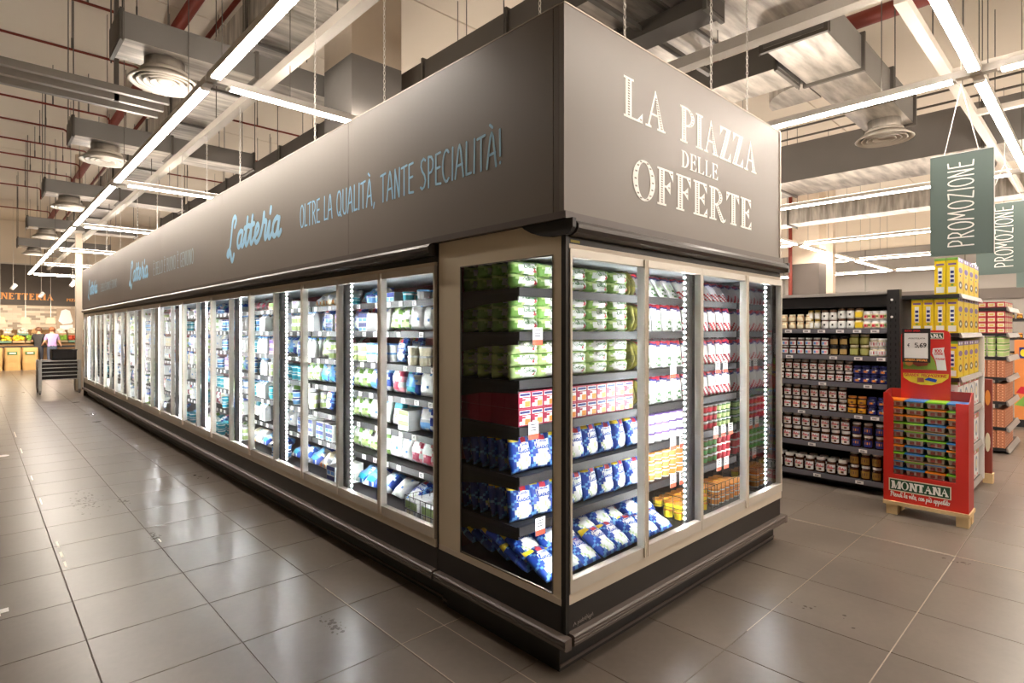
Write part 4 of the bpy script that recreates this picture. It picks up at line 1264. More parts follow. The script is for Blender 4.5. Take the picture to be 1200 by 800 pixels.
for door in range(1, 25):
    unit = 1 + (door - 1) // 4
    kk = (door - 1) % 4
    u_hi = LU - kk * DW          # the near edge of the door in the unit's own frame
    pl = plan.get(door) or [rp.choice(light) for _ in range(7)]
    for lev in range(7):
        z = SHELF_Z[lev] if lev < 6 else DECK_Z
        parts_ = pl[lev].split('+')
        if door > 1 and len(parts_) == 1:
            parts_ = parts_ + [rp.choice(mixer)]
            if rp.random() < .5 and door < 13: parts_.append(rp.choice(mixer))
            if lev == 0: parts_ = [p_ for p_ in parts_ if p_ not in ('milk', 'bott', 'knot')] or ['wtub']
        fv = FV if lev < 6 else .14
        idx_ = 0
        for pi, kd in enumerate(parts_):
            me, wd, lay, lh, dv, dsc, cat = KINDS[kd]
            span = (DW - .03) / len(parts_)
            lo = u_hi - DW + .015 + (len(parts_) - 1 - pi) * span
            n = max(1, int(span / wd))
            if door > 12: n = max(1, min(n, 4))
            maxlay = 1 if lev == 0 and lay > 1 and lh > .06 and me in (T_WHT,) else lay
            if lev == 0: maxlay = 1 if lay == 1 or lh > .055 else 2
            where = '%s shelf' % lv[lev] if lev < 6 else 'bottom deck'
            grp = '%s, %s behind %s long row door' % (dsc, where, ORD[door])
            for c in range(n):
                idx_ += 1
                u = lo + (c + .5) * span / n
                for L in range(maxlay):
                    rx = 0
                    if cat == 'bag': rx = -.18 if lev < 6 else -1.0
                    if lev == 0 and cat == 'bag': rx = -.95
                    zz = z + .002 + L * lh + (.035 if rx < -.5 else (.012 if rx else 0))
                    vv = fv + dv + (.09 if rx < -.5 else 0) + (.03 if rx == -.18 else 0)
                    if lev == 0 and kd in ('milk', 'bott', 'knot'): continue
                    pos = ORD[min(24, idx_)] + ((' upper' if L else ' lower') if maxlay > 1 else '')
                    lab = '%s, %s%s, %s behind %s long row door' % (dsc, pos, '%s', where, ORD[door])
                    put(me, unit, u, vv, zz, lab % (' front' if door <= 8 and rx > -.5 else ''), grp, cat, rx, rp.uniform(-.12, .12) if cat in ('bag', 'pouch') else rp.uniform(-.03, .03))
                    if door <= 8 and rx > -.5:
                        put(me, unit, u + .01, vv + (.125 if wd > .12 else .1), zz, lab % ' back', grp, cat, rx, rp.uniform(-.1, .1))
# wire basket of boxes behind the first door
wire_basket(1, LU - .50, LU - .03, .10, .5, DECK_Z + .001, .17, 'dark wire basket on the deck behind the first long row door')

# ================================================================== JAR SHELVING ON THE RIGHT
M_GBLK = mat('gondola_black', '2c2b2c', .45, .3)
M_GRAIL = mat('gondola_rail', '6c6a72', .4, .1)
M_LIP = mat('shelf_lip', 'a8a29c', .4, .2)
GX0 = 4.30
GZ = [1.59, 1.325, 1.06, .758, .434, .127]
t = wthing('shelving_gondola', 'black shelving unit filled with spread jars across the right aisle', 'shelving', (4.55, 2.0, 0))
build(MB().box(4.74, 4.78, -.26, 4.2, .05, 1.94), 'back_panel', M_GBLK, t)
u = build(MB().box(4.28, 4.36, -.36, -.26, 0, 1.955), 'upright', M_GBLK, t)
for q in range(30):
    build(MB().box(4.277, 4.28, -.335, -.325, .2 + q * .056, .225 + q * .056).box(4.277, 4.28, -.295, -.285, .2 + q * .056, .225 + q * .056), 'slot', mat('slot_dark', '0c0c0c', .8), u)
for z in (1.86, 1.70):
    build(MB().lathe([(.011, 0), (.011, .006)], 10, (0, 0, 0)).xf(lambda x, y, z_: (4.277 - z_ * .5, -.30 + x, z + y)), 'bolt', M_TAG, u)
build(MB().box(4.28, 4.78, -.26, 4.2, 1.915, 1.945), 'top_rail', M_LIP, t)
build(MB().box(4.31, 4.74, -.26, 4.2, 1.80, 1.915), 'canopy_board', M_GBLK, t)
build(MB().box(4.5, 4.74, -.26, 4.2, 0, .08), 'base', M_GBLK, t)
gtag = MB().box(-.003, 0, -.035, .035, 0, .03, 0)
for zz in (.008, .016): gtag.face([(-.0034, .022, zz), (-.0034, -.015, zz), (-.0034, -.015, zz + .005), (-.0034, .022, zz + .005)], 1)
gtag = gtag.mesh('price_tag', [M_TAG, M_TAGK])
tagpos = [[.63, .45, .31, .14, -.01, -.16], [.62, .2, -.02, -.21], [-.1, .3], [-.02, -.16, .5], [-.06, .4], [-.03, .35]]
for i, z in enumerate(GZ):
    s = build(MB().box(4.30, 4.74, -.26, 4.2, z - .03, z), 'shelf', M_GBLK, t)
    build(MB().box(4.288, 4.30, -.26, 4.2, z - .045, z + .002), 'price_rail', M_GRAIL, s)
    for y in tagpos[i]:
        inst('price_tag', gtag, (4.288, y, z - .04), 0, s)

M_CHOC = mat('jar_chocolate', '4a2a1a', .15, 0, .1)
M_LIDW = mat('jar_lid_white', 'efeae4', .4)
def jar(r, h, body, lid, label, text=None, lidh=.17, wide=.95, inks=None, patch=None, n=14):
    b = MB().lathe([(r * .86, 0), (r * .97, h * .05), (r, h * .3), (r * .96, h * .62), (r * .84, h * .78), (r * .74, h * (1 - lidh))], n).mesh('jar', body, True)
    l = MB().lathe([(r * .82, h * (1 - lidh)), (r * .84, h * (1 - lidh * .8)), (r * .84, h * .985), (r * .78, h)], n).mesh('lid', lid, True)
    lb = MB()
    R = r * 1.012; k = 8
    for q in range(k):
        a0 = PI - wide + 2 * wide * q / k; a1 = PI - wide + 2 * wide * (q + 1) / k
        lb.face([(R * math.cos(a1), R * math.sin(a1), h * .11), (R * math.cos(a0), R * math.sin(a0), h * .11), (R * math.cos(a0), R * math.sin(a0), h * .63), (R * math.cos(a1), R * math.sin(a1), h * .63)], 0)
    mats = [label] + list(inks or [])
    if text:
        for i, (txt, f0, f1, v0, v1, slot) in enumerate(text):
            w = 2 * wide * R
            for kq, q in enumerate(text2d(txt, SCRIPT, w * (f1 - f0), h * (v1 - v0), r * .09, 0, False, False)):
                pts = []
                for x, z in q:
                    a = PI + wide - (x + w * f0) / R
                    pts.append(((R + .0008 + kq * 1e-5) * math.cos(a), (R + .0008 + kq * 1e-5) * math.sin(a), h * v0 + z))
                lb.face(pts, slot)
    if patch:
        for (f0, f1, v0, v1, slot) in patch:
            a0 = PI + wide - 2 * wide * f0; a1 = PI + wide - 2 * wide * f1; am = (a0 + a1) / 2
            RR = R + .0005 + .0002 * slot
            for p0, p1 in ((a0, am), (am, a1)):
                lb.face([(RR * math.cos(p0), RR * math.sin(p0), h * v0), (RR * math.cos(p1), RR * math.sin(p1), h * v0), (RR * math.cos(p1), RR * math.sin(p1), h * v1), (RR * math.cos(p0), RR * math.sin(p0), h * v1)], slot)
    return b, l, lb.mesh('label', mats, True)
def put_jar(j, x, y, z, label, group):
    o = tag(inst('jar', j[0], (x, y, z)), label, 'jar', group)
    OFF[o.name] = (x, y, z)
    inst('lid', j[1], (x, y, z), 0, o); inst('label', j[2], (x, y, z), 0, o)
INK_R, INK_K = C('ink_red', 'd0202a'), C('ink_black', '1c1a1a')
def nut(r, h):
    return jar(r, h, M_CHOC, M_LIDW, P_WHITE, [('n', .08, .2, .36, .54, 2), ('utella', .21, .88, .36, .56, 1)], .2, 1.0, [INK_R, INK_K, P_BRN, P_CRM], [(.3, .55, .18, .32, 3), (.55, .75, .18, .33, 4)])
N3, N4, N5, N6 = nut(.0375, .105), nut(.040, .125), nut(.043, .14), nut(.047, .155)
M_JYEL = mat('jar_cream_glass', 'e8d8a8', .2)
J_CRM = jar(.036, .075, mat('jar_peach', 'd9b48a', .3), P_CRM, P_CRM, None, .25)
J_TALL = jar(.03, .095, mat('jar_pale', 'd8cfb0', .25), mat('lid_gold', 'a98a3a', .35, .6), P_WHITE, None, .2)
J_WB = jar(.038, .10, P_WHITE, P_BRN, P_WHITE, None, .22, 1, [INK_K], [(.4, .6, .3, .5, 1)])
J_YEL = jar(.042, .10, M_JYEL, P_BRN, P_YEL, None, .2)
J_BOX = jar(.044, .085, P_WHITE, P_WHITE, P_CRM, None, .15, 1, [P_RED, P_GRN], [(.4, .8, .2, .5, 1), (.2, .4, .3, .5, 2)])
J_PNK = jar(.037, .085, mat('jar_dark_jam', '5a2a28', .2), P_WHITE, P_WHITE, None, .18, 1, [P_PNK, P_LBL], [(.2, .5, .2, .5, 1), (.5, .8, .2, .5, 2)])
J_DRK = jar(.04, .098, mat('jar_dark', '2c201a', .2), INK_K, C('kraft', 'b89a60'), None, .2)
J_OLV = jar(.044, .105, mat('jar_olive', '6d6a34', .2), P_CRM, C('olive_label', 'a8a860'), None, .2)
J_RED = jar(.046, .085, P_CRM, P_WHITE, P_WHITE, None, .2, 1, [P_RED], [(.2, .7, .22, .55, 1)])
J_ORB = jar(.042, .085, mat('jar_cocoa', '4a2c1c', .2), P_ORG, C('gold', 'e0a020'), None, .2, 1, [P_BRN], [(.3, .7, .2, .4, 1)])
J_BLB = jar(.042, .085, mat('jar_navy', '1f2450', .25), P_NAVY, P_NAVY, None, .2, 1, [P_ORG, P_WHITE], [(.3, .7, .2, .45, 1), (.15, .4, .4, .55, 2)])
J_BLW = jar(.043, .12, mat('jar_cocoa', '4a2c1c', .2), M_LIDW, P_NAVY, None, .18, 1, [P_ORG, P_WHITE], [(.25, .75, .3, .5, 1)])
J_BRW = jar(.043, .13, M_CHOC, M_LIDW, C('gold_brown', 'a07830'), None, .18, 1, [P_BRN, P_CRM], [(.25, .75, .3, .5, 1)])
def jar_row(level, y_hi, pitch, count, j, layers, dz, dsc, rows=1):
    z = GZ[level]
    for c in range(count):
        for L in range(layers):
            for r_ in range(rows):
                put_jar(j, GX0 + .055 + r_ * .1, y_hi - (c + .5) * pitch, z + .001 + L * dz,
                        '%s, %s shelf of the jar shelving, %s from the upright%s' % (dsc, lv[level], ORD[min(24, max(1, round((y_hi - (c + .5) * pitch + .26) / pitch + .5)))], (', top layer' if L else ', lower layer') if layers > 1 else (', back row' if r_ else '')), '%s on the %s jar shelf' % (dsc, lv[level]))
jar_row(0, .90, .082, 6, J_CRM, 2, .076, 'peach jar')
jar_row(0, .46, .062, 2, J_TALL, 2, .096, 'slim pale jar')
jar_row(0, .33, .075, 2, J_WB, 2, .088, 'white green jar')
jar_row(0, .18, .078, 2, J_WB, 2, .101, 'white brown lidded jar')
jar_row(0, .03, .085, 1, J_YEL, 2, .101, 'yellow label jar')
jar_row(0, -.055, .066, 3, J_BOX, 2, .086, 'squat white jar')
jar_row(1, .95, .077, 9, J_PNK, 2, .087, 'white label jam jar')
jar_row(1, .25, .085, 2, J_DRK, 2, .099, 'dark kraft label jar')
jar_row(1, .075, .09, 2, J_OLV, 2, .106, 'olive jar')
jar_row(1, -.105, .07, 2, J_RED, 2, .086, 'white red label tub')
jar_row(2, .93, .081, 11, N3, 2, .106, 'hazelnut spread jar')
jar_row(2, .035, .072, 4, J_BLB, 2, .086, 'navy label jar')
jar_row(3, .96, .087, 10, N4, 2, .126, 'hazelnut spread jar')
jar_row(3, .09, .085, 2, J_ORB, 2, .086, 'orange lidded jar')
jar_row(3, -.08, .085, 2, J_BLB, 2, .086, 'navy label jar')
jar_row(4, .98, .092, 10, N5, 2, .141, 'hazelnut spread jar')
jar_row(4, .06, .1, 3, J_BLW, 2, .121, 'blue label spread jar')
jar_row(5, 1.0, .102, 9, N6, 1, 0, 'large hazelnut spread jar', 2)
jar_row(5, .075, .095, 3, J_BRW, 2, .131, 'gold label spread jar')

# ------------------------------------------------------------------ end shelving with yellow boxes
EX0, EX1, EY0, EY1 = 4.40, 5.60, -.78, -.37
EZ = [1.90, 1.55, 1.15, .83, .45, .09]
t = wthing('end_shelving', 'black end shelving stacked with yellow boxes beside the jar shelving', 'shelving', (5.0, -.57, 0))
build(MB().box(EX0, EX1, EY1 + .02, EY1 + .05, .05, 1.9), 'back_panel', M_GBLK, t)
build(MB().box(EX1, EX1 + .03, EY0 - .03, EY1 + .05, .05, 1.52), 'white_side_frame', M_TAG, t)
for z in EZ:
    s = build(MB().box(EX0, EX1, EY0, EY1 + .02, z - .035, z), 'shelf', M_GBLK, t)
    build(MB().prism([(EY0, z - .04), (EY0 - .018, z - .044), (EY0 - .022, z - .04), (EY0 - .008, z + .003), (EY0, z + .003)], 'x', EX0 + .02, EX1), 'price_rail', M_LIP, s)
def display_box(w, d, h, base, left, front, mats, name):
    mb = MB(); mb.box(0, w, 0, d, 0, h, base)
    for (a0, a1, v0, v1, m) in left:      # on the -x face, a from the near edge
        k = .0004 * (1 + len(mb.f) * .1)
        mb.face([(-k, d * (1 - a0), h * v0), (-k, d * (1 - a1), h * v0), (-k, d * (1 - a1), h * v1), (-k, d * (1 - a0), h * v1)], m)
    for (kind, a0, a1, v0, v1, m) in front:     # on the -y face
        k = .0004 * (1 + len(mb.f) * .1)
        if kind == 'r':
            mb.face([(w * a0, -k, h * v0), (w * a1, -k, h * v0), (w * a1, -k, h * v1), (w * a0, -k, h * v1)], m)
        else:
            mb.face([(w * (a0 + a1) / 2 + w * (a1 - a0) / 2 * math.cos(q * PI / 6), -k, h * (v0 + v1) / 2 + h * (v1 - v0) / 2 * math.sin(q * PI / 6)) for q in range(12)], m)
    return mb.mesh(name, mats)
YB = display_box(.265, .083, .325, 0, [(0, 1, .93, 1, 1), (.15, .85, .80, .85, 2), (.3, .7, .3, .74, 4), (.35, .65, .33, .40, 3), (.35, .65, .45, .52, 3), (.35, .65, .57, .64, 3), (.38, .62, .22, .27, 1), (.15, .85, .04, .2, 4)],
                 [('r', 0, 1, .88, 1, 2), ('e', .15, .4, .9, .98, 4), ('e', .55, .8, .9, .98, 4), ('e', .1, .8, .58, .74, 2), ('e', .3, .5, .48, .54, 3), ('e', .15, .75, .14, .36, 5), ('e', .3, .6, .2, .3, 4), ('r', .85, .95, .1, .5, 6)],
                 [mat('box_yellow', 'f2d321', .4), P_GRN, P_PUR, P_NAVY, P_WHITE, P_BRN, P_ORG], 'cereal_box')
WB = display_box(.265, .083, .285, 0, [(0, 1, .9, 1, 1), (.3, .7, .3, .74, 4)], [('r', 0, 1, .84, 1, 2), ('e', .1, .4, .86, .98, 0), ('e', .55, .85, .86, .98, 1), ('e', .2, .75, .2, .76, 3), ('e', .32, .63, .3, .66, 5), ('e', .1, .3, .05, .14, 2), ('e', .6, .8, .05, .14, 2)],
                 [P_WHITE, P_GRN, P_RED, C('steel_blue', '7f93a8'), P_GRY, P_CRM], 'oval_print_box')
YBl, WBl = YB, WB
for lev, z in enumerate(EZ):
    me = YB if lev < 3 else WB
    rows = [0, 1] if lev == 0 else range(4)
    for ix in range(4):
        for iy in rows:
            if ix and iy: continue
            h_ = lv[lev]
            dsc = 'yellow cereal box with green top' if lev < 3 else 'white box with grey oval print'
            if iy == 0:
                lab = '%s, %s end shelf, %s from the front corner' % (dsc, h_, ORD[ix + 1])
            else:
                lab = '%s, %s end shelf, %s behind the front corner box' % (dsc, h_, ORD[iy])
            tag(inst(me.name, me, (EX0 + .015 + ix * .292, EY0 + .01 + iy * .0875, z + .001)), lab, 'box', 'boxes on the %s end shelf' % h_)

# ------------------------------------------------------------------ red cardboard display on a pallet
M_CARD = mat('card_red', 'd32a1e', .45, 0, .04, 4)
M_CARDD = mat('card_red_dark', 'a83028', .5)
M_WOOD = mat('pallet_wood', 'd9bd8d', .7, 0, .15, 12)
M_GRNK = mat('logo_green', '1f4a30', .5)
RX, RY0, RY1, RB = 3.78, -.93, -.35, 4.03
t = wthing('cardboard_display', 'red cardboard pallet display holding plastic food tubs', 'display stand', (3.9, -.64, 0))
p = build(MB().box(RX - .02, RB, RY0 - .01, RY1, .085, .115), 'pallet_deck', M_WOOD, t)
for x in (RX + .0, RB - .1):
    for y in (RY0, RY1 - .1):
        build(MB().box(x, x + .10, y, y + .08, 0, .085), 'pallet_block', M_WOOD, p)
fp = MB()
fp.box(RX, RX + .008, RY0, RY1, .115, .345).box(RX, RX + .008, RY0, -.848, .345, .985).box(RX, RX + .008, -.423, RY1, .345, .985)
fp.prism([(-.423, .985), (-.385, 1.04), (RY1, 1.04), (RY1, .985)], 'x', RX, RX + .008)
front = build(fp, 'front_panel', M_CARD, t)
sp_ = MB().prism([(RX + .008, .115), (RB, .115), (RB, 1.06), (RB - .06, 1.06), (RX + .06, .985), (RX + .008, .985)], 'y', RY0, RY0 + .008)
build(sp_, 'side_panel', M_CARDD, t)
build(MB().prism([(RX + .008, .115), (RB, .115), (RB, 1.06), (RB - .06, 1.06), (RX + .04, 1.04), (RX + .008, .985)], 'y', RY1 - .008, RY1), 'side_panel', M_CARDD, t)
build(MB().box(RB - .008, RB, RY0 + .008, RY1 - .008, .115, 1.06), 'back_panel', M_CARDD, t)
# header board with rounded shoulders
hb = build(MB().prism([(-.43, .95), (-.78, .95), (-.78, 1.53), (-.767, 1.562), (-.735, 1.575), (-.475, 1.575), (-.443, 1.562), (-.43, 1.53)], 'x', 4.0050, 4.0170), 'header_board', M_CARD, t)
def on_red(x, y0, z0):
    return lambda u, v, l: (x - l, y0 - u, z0 + v)
def flat(name, polys, x, m, parent):
    return lettering(name, polys, lambda u, v, l: (x - l, u, v), m, parent)
flat('logo_panel', [[(-.39, .203), (-.82, .203), (-.82, .309), (-.39, .309)]], RX - .001, P_CRM, front)
flat('logo_panel', [[(-.398, .211), (-.812, .211), (-.812, .301), (-.398, .301)]], RX - .002, M_GRNK, front)
P, D = serif_text('MONTANA', .395, .066, .26, .15, .05, .03)
lettering('lettering', P, on_red(RX - .003, -.408, .223), M_LW, front)
lettering('lettering', text2d('Prendi la vita, con più appetito', {**SCRIPT}, .41, .045, .005, .1), on_red(RX - .003, -.40, .155), M_LW, front)
# header print
flat('logo_panel', [[(-.62, 1.50), (-.735, 1.50), (-.735, 1.555), (-.62, 1.555)]], 4.0040, P_CRM, hb)
flat('logo_panel', [[(-.625, 1.505), (-.73, 1.505), (-.73, 1.55), (-.625, 1.55)]], 4.0030, M_GRNK, hb)
P, D = serif_text('ANA', .095, .032, .26, .15, .05, .03)
lettering('lettering', P, on_red(4.0020, -.63, 1.511), M_LW, hb)
flat('food_picture', [[(-.445, 1.235), (-.69, 1.235), (-.67, 1.32), (-.645, 1.36), (-.445, 1.36)]], 4.0040, C('salad_print', '8aa83c'), hb)
flat('food_picture', [[(-.49, 1.30), (-.55, 1.26), (-.62, 1.27), (-.64, 1.32), (-.60, 1.355), (-.5, 1.355)]], 4.0030, C('meat_print', 'a04a34'), hb)
flat('seal', [[(-.49 + .028 * math.cos(q * PI / 6), 1.29 + .028 * math.sin(q * PI / 6)) for q in range(12)]], 4.0020, P_ORG, hb)
flat('ribbon', [[(-.69, 1.235), (-.755, 1.235), (-.745, 1.33), (-.735, 1.4), (-.74, 1.43), (-.66, 1.42), (-.655, 1.38), (-.68, 1.31)]], 4.0020, P_WHITE, hb)
lettering('lettering', text2d('100', HAND, .05, .022, .005), on_red(4.0000, -.672, 1.388), INK_R, hb)
lettering('lettering', text2d('CARNE', HAND, .06, .016, .003), on_red(4.0000, -.672, 1.366), INK_R, hb)
lettering('lettering', text2d('ITALIANA', HAND, .066, .013, .003), on_red(4.0000, -.678, 1.325), INK_R, hb)
flat('yellow_swoosh', [[(-.445, 1.20), (-.45, 1.16), (-.50, 1.125), (-.57, 1.105), (-.65, 1.105), (-.72, 1.13), (-.765, 1.17), (-.77, 1.205)]], 4.0040, P_YEL, hb)
lettering('lettering', text2d('GRANDE PROMOZIONE', HAND, .30, .022, .004), on_red(4.0020, -.455, 1.175), INK_R, hb)
flat('tub_picture', [[(-.60, 1.15), (-.68, 1.13), (-.69, 1.155), (-.63, 1.17)]], 4.0015, P_BLUE, hb)
flat('tub_picture', [[(-.55, 1.125), (-.60, 1.13), (-.595, 1.165), (-.55, 1.165)]], 4.0016, C('meat_print', 'a04a34'), hb)
# price frame in front of the header
pf_ = build(MB().box(3.9250, 3.9350, -.655, -.455, 1.30, 1.335).box(3.9250, 3.9350, -.655, -.455, 1.55, 1.59).box(3.9250, 3.9350, -.655, -.64, 1.335, 1.55).box(3.9250, 3.9350, -.47, -.455, 1.335, 1.55).box(3.9310, 4.0050, -.57, -.55, 1.40, 1.42), 'price_frame', M_BLACK, t)
build(MB().box(3.9280, 3.9350, -.64, -.47, 1.335, 1.55), 'price_card', M_TAG, pf_)
lettering('lettering', text2d('5,69', HAND, .085, .034, .006), on_red(3.9265, -.545, 1.43), INK_K, pf_)
lettering('lettering', text2d('€', HAND, .018, .028, .004), on_red(3.9265, -.495, 1.432), INK_K, pf_)
lettering('lettering', text2d('ARROTOLATA', HAND, .12, .01, .0025), on_red(3.9265, -.50, 1.50), mat('ink_grey', '8a8078', .6), pf_)
lettering('lettering', text2d('OFFERTA SPECIALE', HAND, .16, .014, .004), on_red(3.9235, -.475, 1.312), P_ORG, pf_)
lettering('lettering', text2d('BUONA SPESA', HAND, .11, .012, .0035), on_red(3.9235, -.475, 1.564), INK_R, pf_)
# plastic tubs in the display
M_TUBB = mat('tub_clear', 'b9a89a', .2, 0, .3, 30)
tubb = MB().frus(0, 0, 0, .05, .085, .054, .098, .062, 0)
tubb.box(-.0985, .0985, -.0625, .0625, .047, .05, 0)
tubb = tubb.mesh('food_tub', M_TUBB)
meat = MB()
for q in range(5): meat.face([(-.0995 + .002 * q, -.045 + q * .02, .012), (-.0995 + .002 * q, -.03 + q * .02, .012), (-.1, -.028 + q * .02, .036), (-.1, -.046 + q * .02, .036)], 0)
lidc = {'o': mat('lid_orange', 'f08a1c', .35), 'b': mat('lid_blue', '3a8ad0', .35), 'g': mat('lid_green', '86cc2c', .35)}
lidm = {c: MB().box(-.105, .105, -.069, .069, .05, .056).box(-.108, .108, -.071, .071, .045, .0515).mesh('lid', m) for c, m in lidc.items()}
meatm = MB().box(-.0995, -.088, -.04, -.012, .010, .036).box(-.0995, -.088, .004, .034, .008, .03).mesh('meat_filling', C('meat_red', '8a3a30', .3))
cols = ['ooogboogbb', 'bgogggbbgb', 'gogbbgbgbo', 'bgoogbogog']
cn = {'o': 'orange', 'b': 'blue', 'g': 'green'}
for c, seq in enumerate(cols):
    y = -.425 - c * .1435
    for k, ch in enumerate(seq):
        z = .345 + (9 - k) * .0635 + (.004 if k < 8 else 0) + (.004 if k < 4 else 0)
        o = tag(inst('food_tub', tubb, (RX + .125, y, z)), 'clear food tub with %s lid in the red display, %s column, %s from the top' % (cn[ch], ORD[c + 1], ORD[k + 1]), 'food tub', 'tubs in the red display')
        OFF[o.name] = (RX + .125, y, z)
        inst('lid', lidm[ch], OFF[o.name], 0, o); inst('meat_filling', meatm, OFF[o.name], 0, o)
for k, zz in enumerate((.345 + 2 * .0635 - .006, .345 + 6 * .0635 - .002)):
    build(MB().box(RX + .012, RX + .3, -.918, -.36, zz, zz + .003), 'divider_sheet', mat('card_tan', 'c8a878', .8), t)
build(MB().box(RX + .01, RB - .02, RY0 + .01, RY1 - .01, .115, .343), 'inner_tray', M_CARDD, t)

# brown red display behind the end shelving
t = wthing('cardboard_display', 'narrow brown red cardboard display right of the end shelving', 'display stand', (5.7, -.65, 0))
build(MB().box(5.66, 5.73, -.865, -.45, .10, 1.07), 'carton_body', mat('card_maroon', '8a3a2c', .5), t)
flat('oval_print', [[(-.832 + .022 * math.cos(q * PI / 6), .42 + .1 * math.sin(q * PI / 6)) for q in range(12)]], 5.6585, P_CRM, t)
flat('oval_print', [[(-.832 + .022 * math.cos(q * PI / 6), .88 + .08 * math.sin(q * PI / 6)) for q in range(12)]], 5.6585, P_ORG, t)
for x in (5.64,):
    for y in (-.875, -.58):
        build(MB().box(x, x + .10, y, y + .08, 0, .08), 'pallet_block', M_WOOD, t)
build(MB().box(5.64, 5.75, -.875, -.45, .08, .10), 'pallet_deck', M_WOOD, t)

# ------------------------------------------------------------------ second gondola end
SX0, SY0 = 7.54, -.80
SZ = [1.87, 1.54, 1.237, .975, .669, .341, .075]
t = wthing('end_shelving', 'second shelving end with red packs above and orange packs below', 'shelving', (8.0, -.4, 0))
build(MB().box(SX0 + .02, 8.75, -.40, -.36, .05, 1.95), 'back_panel', M_GBLK, t)
build(MB().tube([(7.7, -.7, 0), (7.7, -.7, .07)], .012, 6), 'foot', M_LIP, t)
build(MB().box(SX0 + .05, 8.75, SY0 + .08, -.36, .02, .06), 'base', M_GBLK, t)
for z in SZ[0:]:
    s = build(MB().box(SX0, 8.75, SY0, -.36, z - .035, z), 'shelf', M_GBLK, t)
    build(MB().prism([(SY0, z - .045), (SY0 - .03, z - .06), (SY0 - .034, z - .055), (SY0 - .01, z + .006), (SY0, z + .006)], 'x', SX0 + .02, 8.75), 'price_rail', M_LIP, s)
RP = display_box(.14, .085, .068, 0, [(.1, .9, .15, .8, 1), (.25, .75, .3, .6, 2)], [('r', .1, .9, .15, .8, 1), ('e', .3, .7, .3, .6, 2)], [P_RED, P_CRM, C('yolk', 'e0c060')], 'red_pack')
OP = display_box(.16, .085, .036, 0, [(.15, .8, .2, .7, 1), (.3, .6, .3, .6, 2)], [('r', .15, .8, .2, .7, 1), ('e', .3, .7, .3, .6, 2)], [mat('pack_salmon', 'c07a58', .45), mat('pack_peach', 'e2ac88', .45), C('rust', 'a04a30')], 'salmon_pack')
GT = tub(.042, .085, P_CRM, P_GRN, P_LGRN, 'green_lid_tin')
def second(level, me, nx, ny, nl, px, py, ph, dsc, cat):
    for L in range(nl):
        for ix in range(nx):
            for iy in range(ny):
                if ix and iy: continue
                lab = '%s, %s shelf of second shelving end, layer %s, %s' % (dsc, lv[level] if level < 6 else 'lowest', ['one', 'two', 'three', 'four', 'five', 'six'][L], ('%s rightwards' % ORD[ix + 1]) if ix or iy == 0 else '%s leftwards' % ORD[iy + 1])
                tag(inst(me.name.split('.')[0], me, (SX0 + .01 + ix * px + (px / 2 if me is GT else 0), SY0 + .012 + iy * py + (py / 2 if me is GT else 0), SZ[level] + .001 + L * ph)), lab, cat, '%s, %s shelf, second shelving end' % (dsc, lv[level] if level < 6 else 'lowest'))
second(0, RP, 5, 4, 1, .16, .092, .07, 'red and cream pack', 'pack')
second(1, RP, 5, 4, 4, .16, .092, .07, 'red and cream pack', 'pack')
second(2, GT, 6, 4, 3, .095, .092, .086, 'cream tin with green lid', 'tin')
for l_ in (3, 4, 5, 6):
    second(l_, OP, 5, 4, 6, .175, .092, .0375 if l_ != 3 else .036, 'flat salmon coloured pack', 'pack')

# ------------------------------------------------------------------ farther shelving and the orange display
t = wthing('shelving_gondola', 'distant dark shelving with jars at the right picture edge', 'shelving', (11.5, -.6, 0))
build(MB().box(11.2, 12.2, -.35, -.3, .05, 2.0), 'back_panel', M_GBLK, t)
for z in (1.78, 1.45, 1.12):
    s = build(MB().box(11.0, 12.2, -1.2, -.3, z - .04, z), 'shelf', M_GBLK, t)
for z in (1.78, 1.45, 1.12):
    for k in range(7):
        put_jar(J_ORB if k % 2 else J_DRK, 11.08, -1.14 + k * .1, z, 'tiny dark jar on distant shelving, %s row, %s from the end' % ({1.78: 'top', 1.45: 'middle', 1.12: 'lower'}[z], ORD[k + 1]), 'jars on the distant shelving')
t = wthing('orange_display', 'orange printed cardboard display at the right picture edge', 'display stand', (10.6, -1.0, 0))
build(MB().box(10.5, 10.9, -1.35, -.62, .12, 1.42), 'printed_body', mat('card_orange', 'e08a4a', .5), t)
build(MB().box(10.45, 10.95, -1.38, -.6, 0, .12), 'black_base', M_GBLK, t)
flat('blue_logo', [[(-.68, 1.12), (-.80, 1.12), (-.80, 1.30), (-.68, 1.30)]], 10.498, P_NAVY, t)
flat('yellow_logo', [[(-.73 + .04 * math.cos(q * PI / 6), 1.21 + .06 * math.sin(q * PI / 6)) for q in range(12)]], 10.497, P_YEL, t)
flat('green_print', [[(-.62, .35), (-1.0, .30), (-1.0, .5), (-.75, .52)]], 10.498, P_GRN, t)
flat('red_print', [[(-.64, .55), (-.8, .53), (-.8, .65), (-.7, .66)]], 10.497, P_RED, t)

